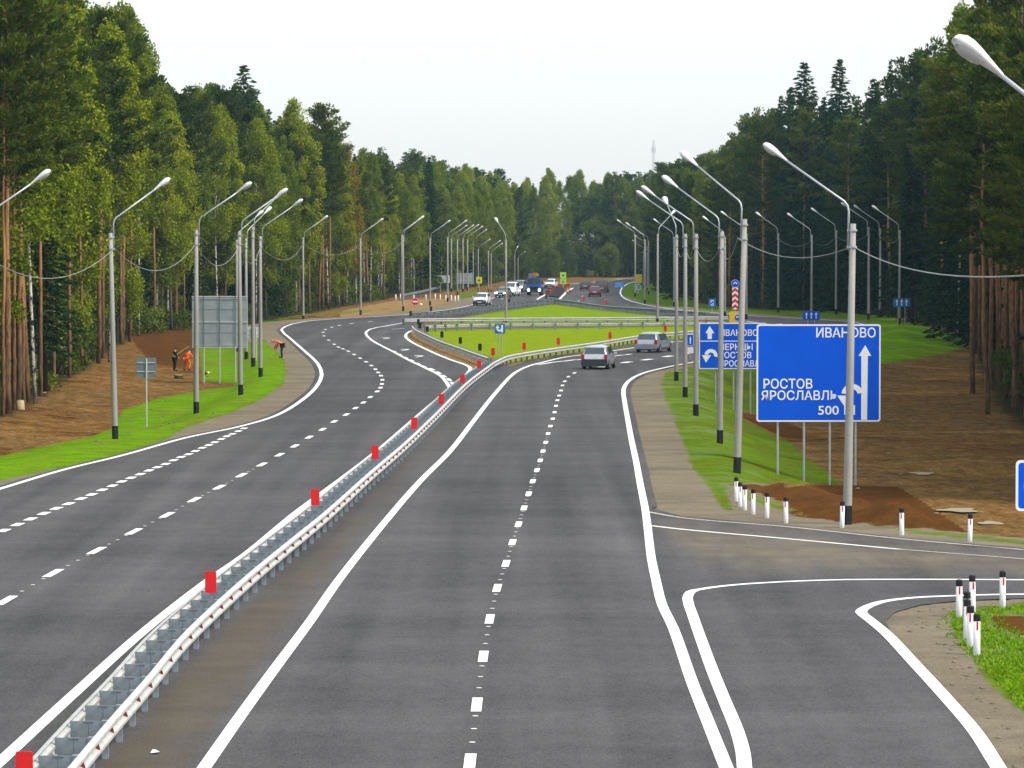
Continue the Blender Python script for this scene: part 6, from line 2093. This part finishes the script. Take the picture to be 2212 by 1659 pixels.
hero('pine', (688, 672), 290, 'shorter orange pine trunk hugging the tall one at the bend', 0)
hero('birch', (733, 664), 320, 'white-trunked birch next to the tall orange pine at the bend', 2)
hero('autumn', (748, 662), 318, 'birch with orange autumn leaves past the tall pine at the bend', 0)
hero('autumn', (770, 664), 455, 'small birch turning orange below the autumn birch', 0)
hero('spruce', (928, 632), 338, 'narrow pointed spruce tip sticking up from the receding treeline', 1)
hero('autumn', (1018, 618), 475, 'small yellow birch behind the far lamp row', 0)
hero('spruce', (1735, 670), 132, 'pointed spruce against the sky, first of the two tall ones over the loop', 2, wide=1.35)
hero('spruce', (1812, 670), 128, 'pointed spruce against the sky, second of the two tall ones over the loop', 0, wide=1.45)
hero('spruce', (1884, 680), 168, 'slim dark spruce tip past the two tall ones', 1, wide=1.2)
hero('spruce', (1921, 684), 128, 'thin spruce tip next to the leaning bare pine', 1, wide=.7)
hero('pine', (1974, 694), 128, 'leaning bare-trunked pine standing in front of the dark forest', 2, lean=-.012)
hero('pine', (2000, 700), 98, 'pine with a flat open top behind the leaning bare pine', 1)
hero('pine', (2142, 842), -60, 'orange-barked pine at the edge of the muddy field, near the big lamp head', 2)
hero('birch', (2068, 740), 20, 'sparse birch with thin airy top against the sky at the big lamp head', 2, wide=.9)
hero('pine', (2190, 880), -80, 'dark pine at the picture edge over the muddy field', 1)
hero('broadleaf', (1262, 597), 440, 'big rounded light green tree at the far end of the road', 0, wide=1.7)
hero('broadleaf', (1300, 598), 455, 'second rounded green tree at the far end, behind the brownish van', 1, wide=1.7)
hero('broadleaf', (1318, 600), 520, 'low yellowish bush tree beside the two rounded far trees', 1, wide=1.2)
hero('broadleaf', (1222, 600), 520, 'low green bush tree behind the lime-green signs', 0, wide=1.0)
hero('broadleaf', (1190, 603), 530, 'low green thicket tree above the blue crane truck', 1, wide=1.2)
hero('broadleaf', (1160, 604), 525, 'thicket tree directly behind the crane truck cab', 0, wide=1.2)
hero('broadleaf', (1128, 606), 520, 'thicket tree past the farthest thin lamps', 1, wide=1.1)
for b_, v_, k_, t_ in (((1440, 613), 352, 'pine', 'far pine above the pale median lamp head'), ((1420, 607), 366, 'spruce', 'far spruce at the corner where the two forest walls meet'),
                       ((1462, 623), 349, 'pine', 'far dense pine at the start of the dark forest wall'), ((1430, 609), 372, 'birch', 'far birch in the gap between the forest walls'),
                       ((1408, 603), 378, 'birch', 'far birch over the yellow far board'), ((1450, 616), 380, 'spruce', 'far spruce behind the cluster of small far lamp heads')):
    hero(k_, b_, v_, t_)
for i_, u_ in enumerate(range(1308, 1402, 8)):
    k_ = ('spruce', 'birch', 'pine', 'spruce')[i_ % 4]
    hero(k_, (u_ + RNG.uniform(-3, 3), RNG.uniform(596.5, 599)), RNG.uniform(370, 386), {'birch': 'pale far birch', 'spruce': 'dark far spruce', 'pine': 'far pine'}[k_] + ' closing the view straight above the far road', None, 'trees closing the far end of the road')
hero('birch', (1205, 603), 540, 'pale thin trunk standing alone over the lime-green signs', 2, wide=.5)

# ---- slender bare trunks that line the forest edge
for u_, v_, k_, t_ in ((6, 900, 'pine', 'first'), (30, 886, 'pine', 'second'), (52, 874, 'pine', 'third'), (88, 856, 'pine', ''), (118, 838, 'pine', ''), (150, 816, 'pine', ''), (178, 800, 'pine', ''), (222, 774, 'pine', ''),
                       (262, 744, 'pine', ''), (300, 726, 'birch', ''), (335, 716, 'pine', ''), (362, 711, 'birch', ''), (398, 706, 'pine', ''), (432, 702, 'pine', ''), (468, 698, 'pine', ''), (545, 691, 'pine', ''),
                       (590, 688, 'birch', ''), (612, 685, 'pine', ''), (640, 681, 'birch', ''), (668, 677, 'pine', ''), (712, 669, 'pine', ''), (742, 664, 'pine', ''), (800, 654, 'birch', ''), (830, 648, 'pine', ''), (895, 637, 'birch', '')):
    x_, y_, z_ = at_ground(u_, v_)
    hh = cap_height(x_, y_, z_, RNG.uniform(.82, .97))
    plant(k_, x_, y_, min(hh, 27), ('slender bare orange pine trunk' if k_ == 'pine' else 'slender white birch trunk') + ' lining the forest edge ' + zone(ZONES_L, u_), 'slender trunks along the forest edge', 2, .82)

# ---- the forest walls, tree by tree
def walk(edge, spacing):
    P = np.array(edge)
    s = np.concatenate([[0], np.cumsum(np.linalg.norm(np.diff(P, axis=0), axis=1))])
    q = 0.0
    out = []
    while q < s[-1]:
        x, y = np.interp(q, s, P[:, 0]), np.interp(q, s, P[:, 1])
        i = min(max(np.searchsorted(s, q) - 1, 0), len(P) - 2)
        t = P[i + 1] - P[i]
        t = t / np.linalg.norm(t)
        out.append((x, y, t))
        q += 3.4 if abs(t[0]) > abs(t[1]) else spacing(y)
    return out

ROWS = [(0.0, 'front row', .90), (4.2, 'second row', .97), (9.0, 'back row', 1.0)]
for ri, (dep, rt_, fr) in enumerate(ROWS):
    for x, y, t in walk(LE, lambda y: max(3.2, y / 95) * (1.0, 1.15, 1.3)[ri]):
        n = np.array([-t[1], t[0]])                            # away from the road
        jx, jy = RNG.gauss(0, .8), RNG.gauss(0, 1.2)
        px, py = x + n[0] * (dep + RNG.uniform(1.2, 3.4)) + jx, y + n[1] * (dep + RNG.uniform(0, 2.6)) + jy
        far = y > 560
        p = RNG.random()
        if ri == 0: k = 'birch' if p < (.84 if y < 280 else .74) else ('pine' if p < .94 else 'spruce')
        elif ri == 1: k = 'birch' if p < .62 else ('pine' if p < .84 else 'spruce')
        else: k = 'pine' if p < .40 else ('spruce' if p < .72 else 'birch')
        if p > .975 and 300 < y < 600: k = 'autumn'
        h = min(RNG.uniform(23, 30), cap_height(px, py, 0, (fr + (.10 if y < 330 or y > 620 else 0)) * RNG.uniform(.86, 1.0)))
        h = max(h, 7.0)
        plant(k, px, py, h, f'{size_word(h)} {DESC[k][ri > 0]}, {rt_}, {zone(ZONES_L, u_of(px, py))}', 'trees of the forest on the grassy verge side')
    for x, y, t in walk(RE[::-1], lambda y: max(3.6, y / 90) * (1.0, 1.15, 1.3)[ri]):
        n = np.array([-t[1], t[0]]) * -1
        if n[0] < 0: n = -n
        px, py = x + n[0] * (dep + RNG.uniform(0, 2.6)) + RNG.gauss(0, .8), y + n[1] * (dep + RNG.uniform(0, 2.6)) + RNG.gauss(0, 1.2)
        p = RNG.random()
        k = 'pine' if p < .42 else ('spruce' if p < (.985 if y < 300 else .93) else 'birch')
        if ri == 0 and y < 300: k = 'pine'
        h = min(RNG.uniform(22, 31), cap_height(px, py, 0, (fr + .07) * RNG.uniform(.88, 1.0)))
        h = max(h, 7.0)
        plant(k, px, py, h, f'{size_word(h)} {DESC[k][ri > 0]}, {rt_}, {zone(ZONES_R, u_of(px, py))}', 'trees of the dark forest beyond the muddy field')

# ---- young trees that close the forest edge low down
for x, y, t in walk(LE, lambda y: max(4.2, y / 75)):
    n = np.array([-t[1], t[0]])
    d = RNG.uniform(4.0, 11.0)
    k = 'birch' if RNG.random() < .8 or y < 300 else 'spruce'
    plant(k, x + n[0] * d, y + n[1] * d + RNG.gauss(0, 1), RNG.uniform(6, 13), f'young {"leafy birch" if k == "birch" else "spruce"} {zone(ZONES_L, u_of(x, y))}', 'young trees along the forest edge', 3 if k == 'birch' else None)
for x, y, t in walk(RE[::-1], lambda y: max(7, y / 60)):
    if y < 270: continue
    n = np.array([t[1], -t[0]])
    if n[0] < 0: n = -n
    d = RNG.uniform(3.0, 10.0)
    plant('spruce', x + n[0] * d, y + n[1] * d, RNG.uniform(5, 12), f'young spruce {zone(ZONES_R, u_of(x, y))}', 'young trees along the forest edge')

# ---- undergrowth at the forest edge
BM = [bush_mesh(71), bush_mesh(72, 3.2, 1.5, 34), bush_mesh(73, 1.2, 1.0, 16)]
def bush(x, y, s, label, v):
    st, fo = BM[v]
    z = float(terr(np.array([x]), np.array([y]))[0])
    root = empty('bush', (x, y, z), RNG.uniform(0, 6.28))
    root.scale = (s, s, s * RNG.uniform(.8, 1.2))
    tag(root, label, 'bush', 'undergrowth along the forest edges')
    link('stems', st, None, root)
    link('foliage', fo, None, root)
for x, y, t in walk(LE, lambda y: max(4.5, y / 60)):
    n = np.array([-t[1], t[0]])
    d = RNG.uniform(.5, 6.0)
    bush(x + n[0] * d, y + n[1] * d, RNG.uniform(.6, 1.5), f'leafy undergrowth bush {zone(ZONES_L, u_of(x, y))}', RNG.randrange(3))
for x, y, t in walk(RE, lambda y: max(6.0, y / 55)):
    n = np.array([t[1], -t[0]])
    if n[0] < 0: n = -n
    d = RNG.uniform(1.5, 7.0)
    bush(x + n[0] * d, y + n[1] * d, RNG.uniform(.6, 1.4), f'dim undergrowth bush {zone(ZONES_R, u_of(x, y))}', RNG.randrange(3))

# ---- the depth of the forest behind the rows
def forest_mass():
    global NR
    NR = np.random.default_rng(99)
    Vs, Fs, Ts, off = [], [], [], 0
    spots = []
    for edge, sgn in ((LE, 1), (RE, -1)):
        for x, y, t in walk(edge, lambda y: max(4.0, y / 80)):
            n = np.array([-t[1], t[0]]) * sgn
            if sgn < 0 and n[0] < 0: n = -n
            for dep in (14, 19, 25, 33):
                spots.append((x + n[0] * (dep + NR.uniform(-2, 2)), y + n[1] * (dep + NR.uniform(-2, 2)) + NR.normal(0, 2)))
    for x, y in spots:
        h = min(NR.uniform(17, 25), cap_height(x, y, 0, NR.uniform(.86, .99)))
        if h < 5: continue
        con = NR.random() < .65
        m = 420 if y < 450 else 260
        t = NR.random(m)
        if con:
            r = 2.3 * (1 - t) ** .8 * NR.random(m) ** .4
        else:
            r = 2.4 * np.sin(np.clip(t * .9 + .1, 0, 1) * math.pi) ** .6 * NR.random(m) ** .4
        a = NR.uniform(0, 6.283, m)
        C = np.stack([x + r * np.cos(a), y + r * np.sin(a), 1.0 + (h - 1.0) * t + NR.normal(0, .2, m)], 1)
        D = unit(m) + np.array([0, 0, -.4]); D /= np.linalg.norm(D, axis=1)[:, None]
        V, F, T = cards(C, D, NR.uniform(.7, 1.2, m), NR.uniform(.45, .8, m), np.clip(NR.random() * .5 + NR.random(m) * .4 - .1, 0, 1))
        Vs.append(V); Fs.append(F + off); Ts.append(T); off += len(V)
    me = fast_mesh('forest', np.concatenate(Vs), np.concatenate(Fs), M['needle_spruce'], np.concatenate(Ts))
    tag(link('forest', me), 'depth of the mixed forest behind the first rows of trees', kind='stuff')
forest_mass()
print('TREES', COUNT)

# ================================================================== HAZE
def haze():
    x0, x1, y0, y1, z0, z1 = -1500, 1800, -40, 1300, -14, 42
    mb = MB().box(((x0 + x1) / 2, (y0 + y1) / 2, (z0 + z1) / 2), (x1 - x0, y1 - y0, z1 - z0))
    m, N, L, bs = nodes_of('air')
    N.remove(bs)
    pv = N.new('ShaderNodeVolumePrincipled')
    pv.inputs['Color'].default_value = (0.50, 0.84, 1.0, 1)
    pv.inputs['Density'].default_value = HAZE_D
    L.new(pv.outputs[0], N['Material Output'].inputs['Volume'])
    o = mb.build('haze', m)
    tag(o, 'thin pale air over the whole place', kind='stuff')
HAZE_D = 0.00009
haze()
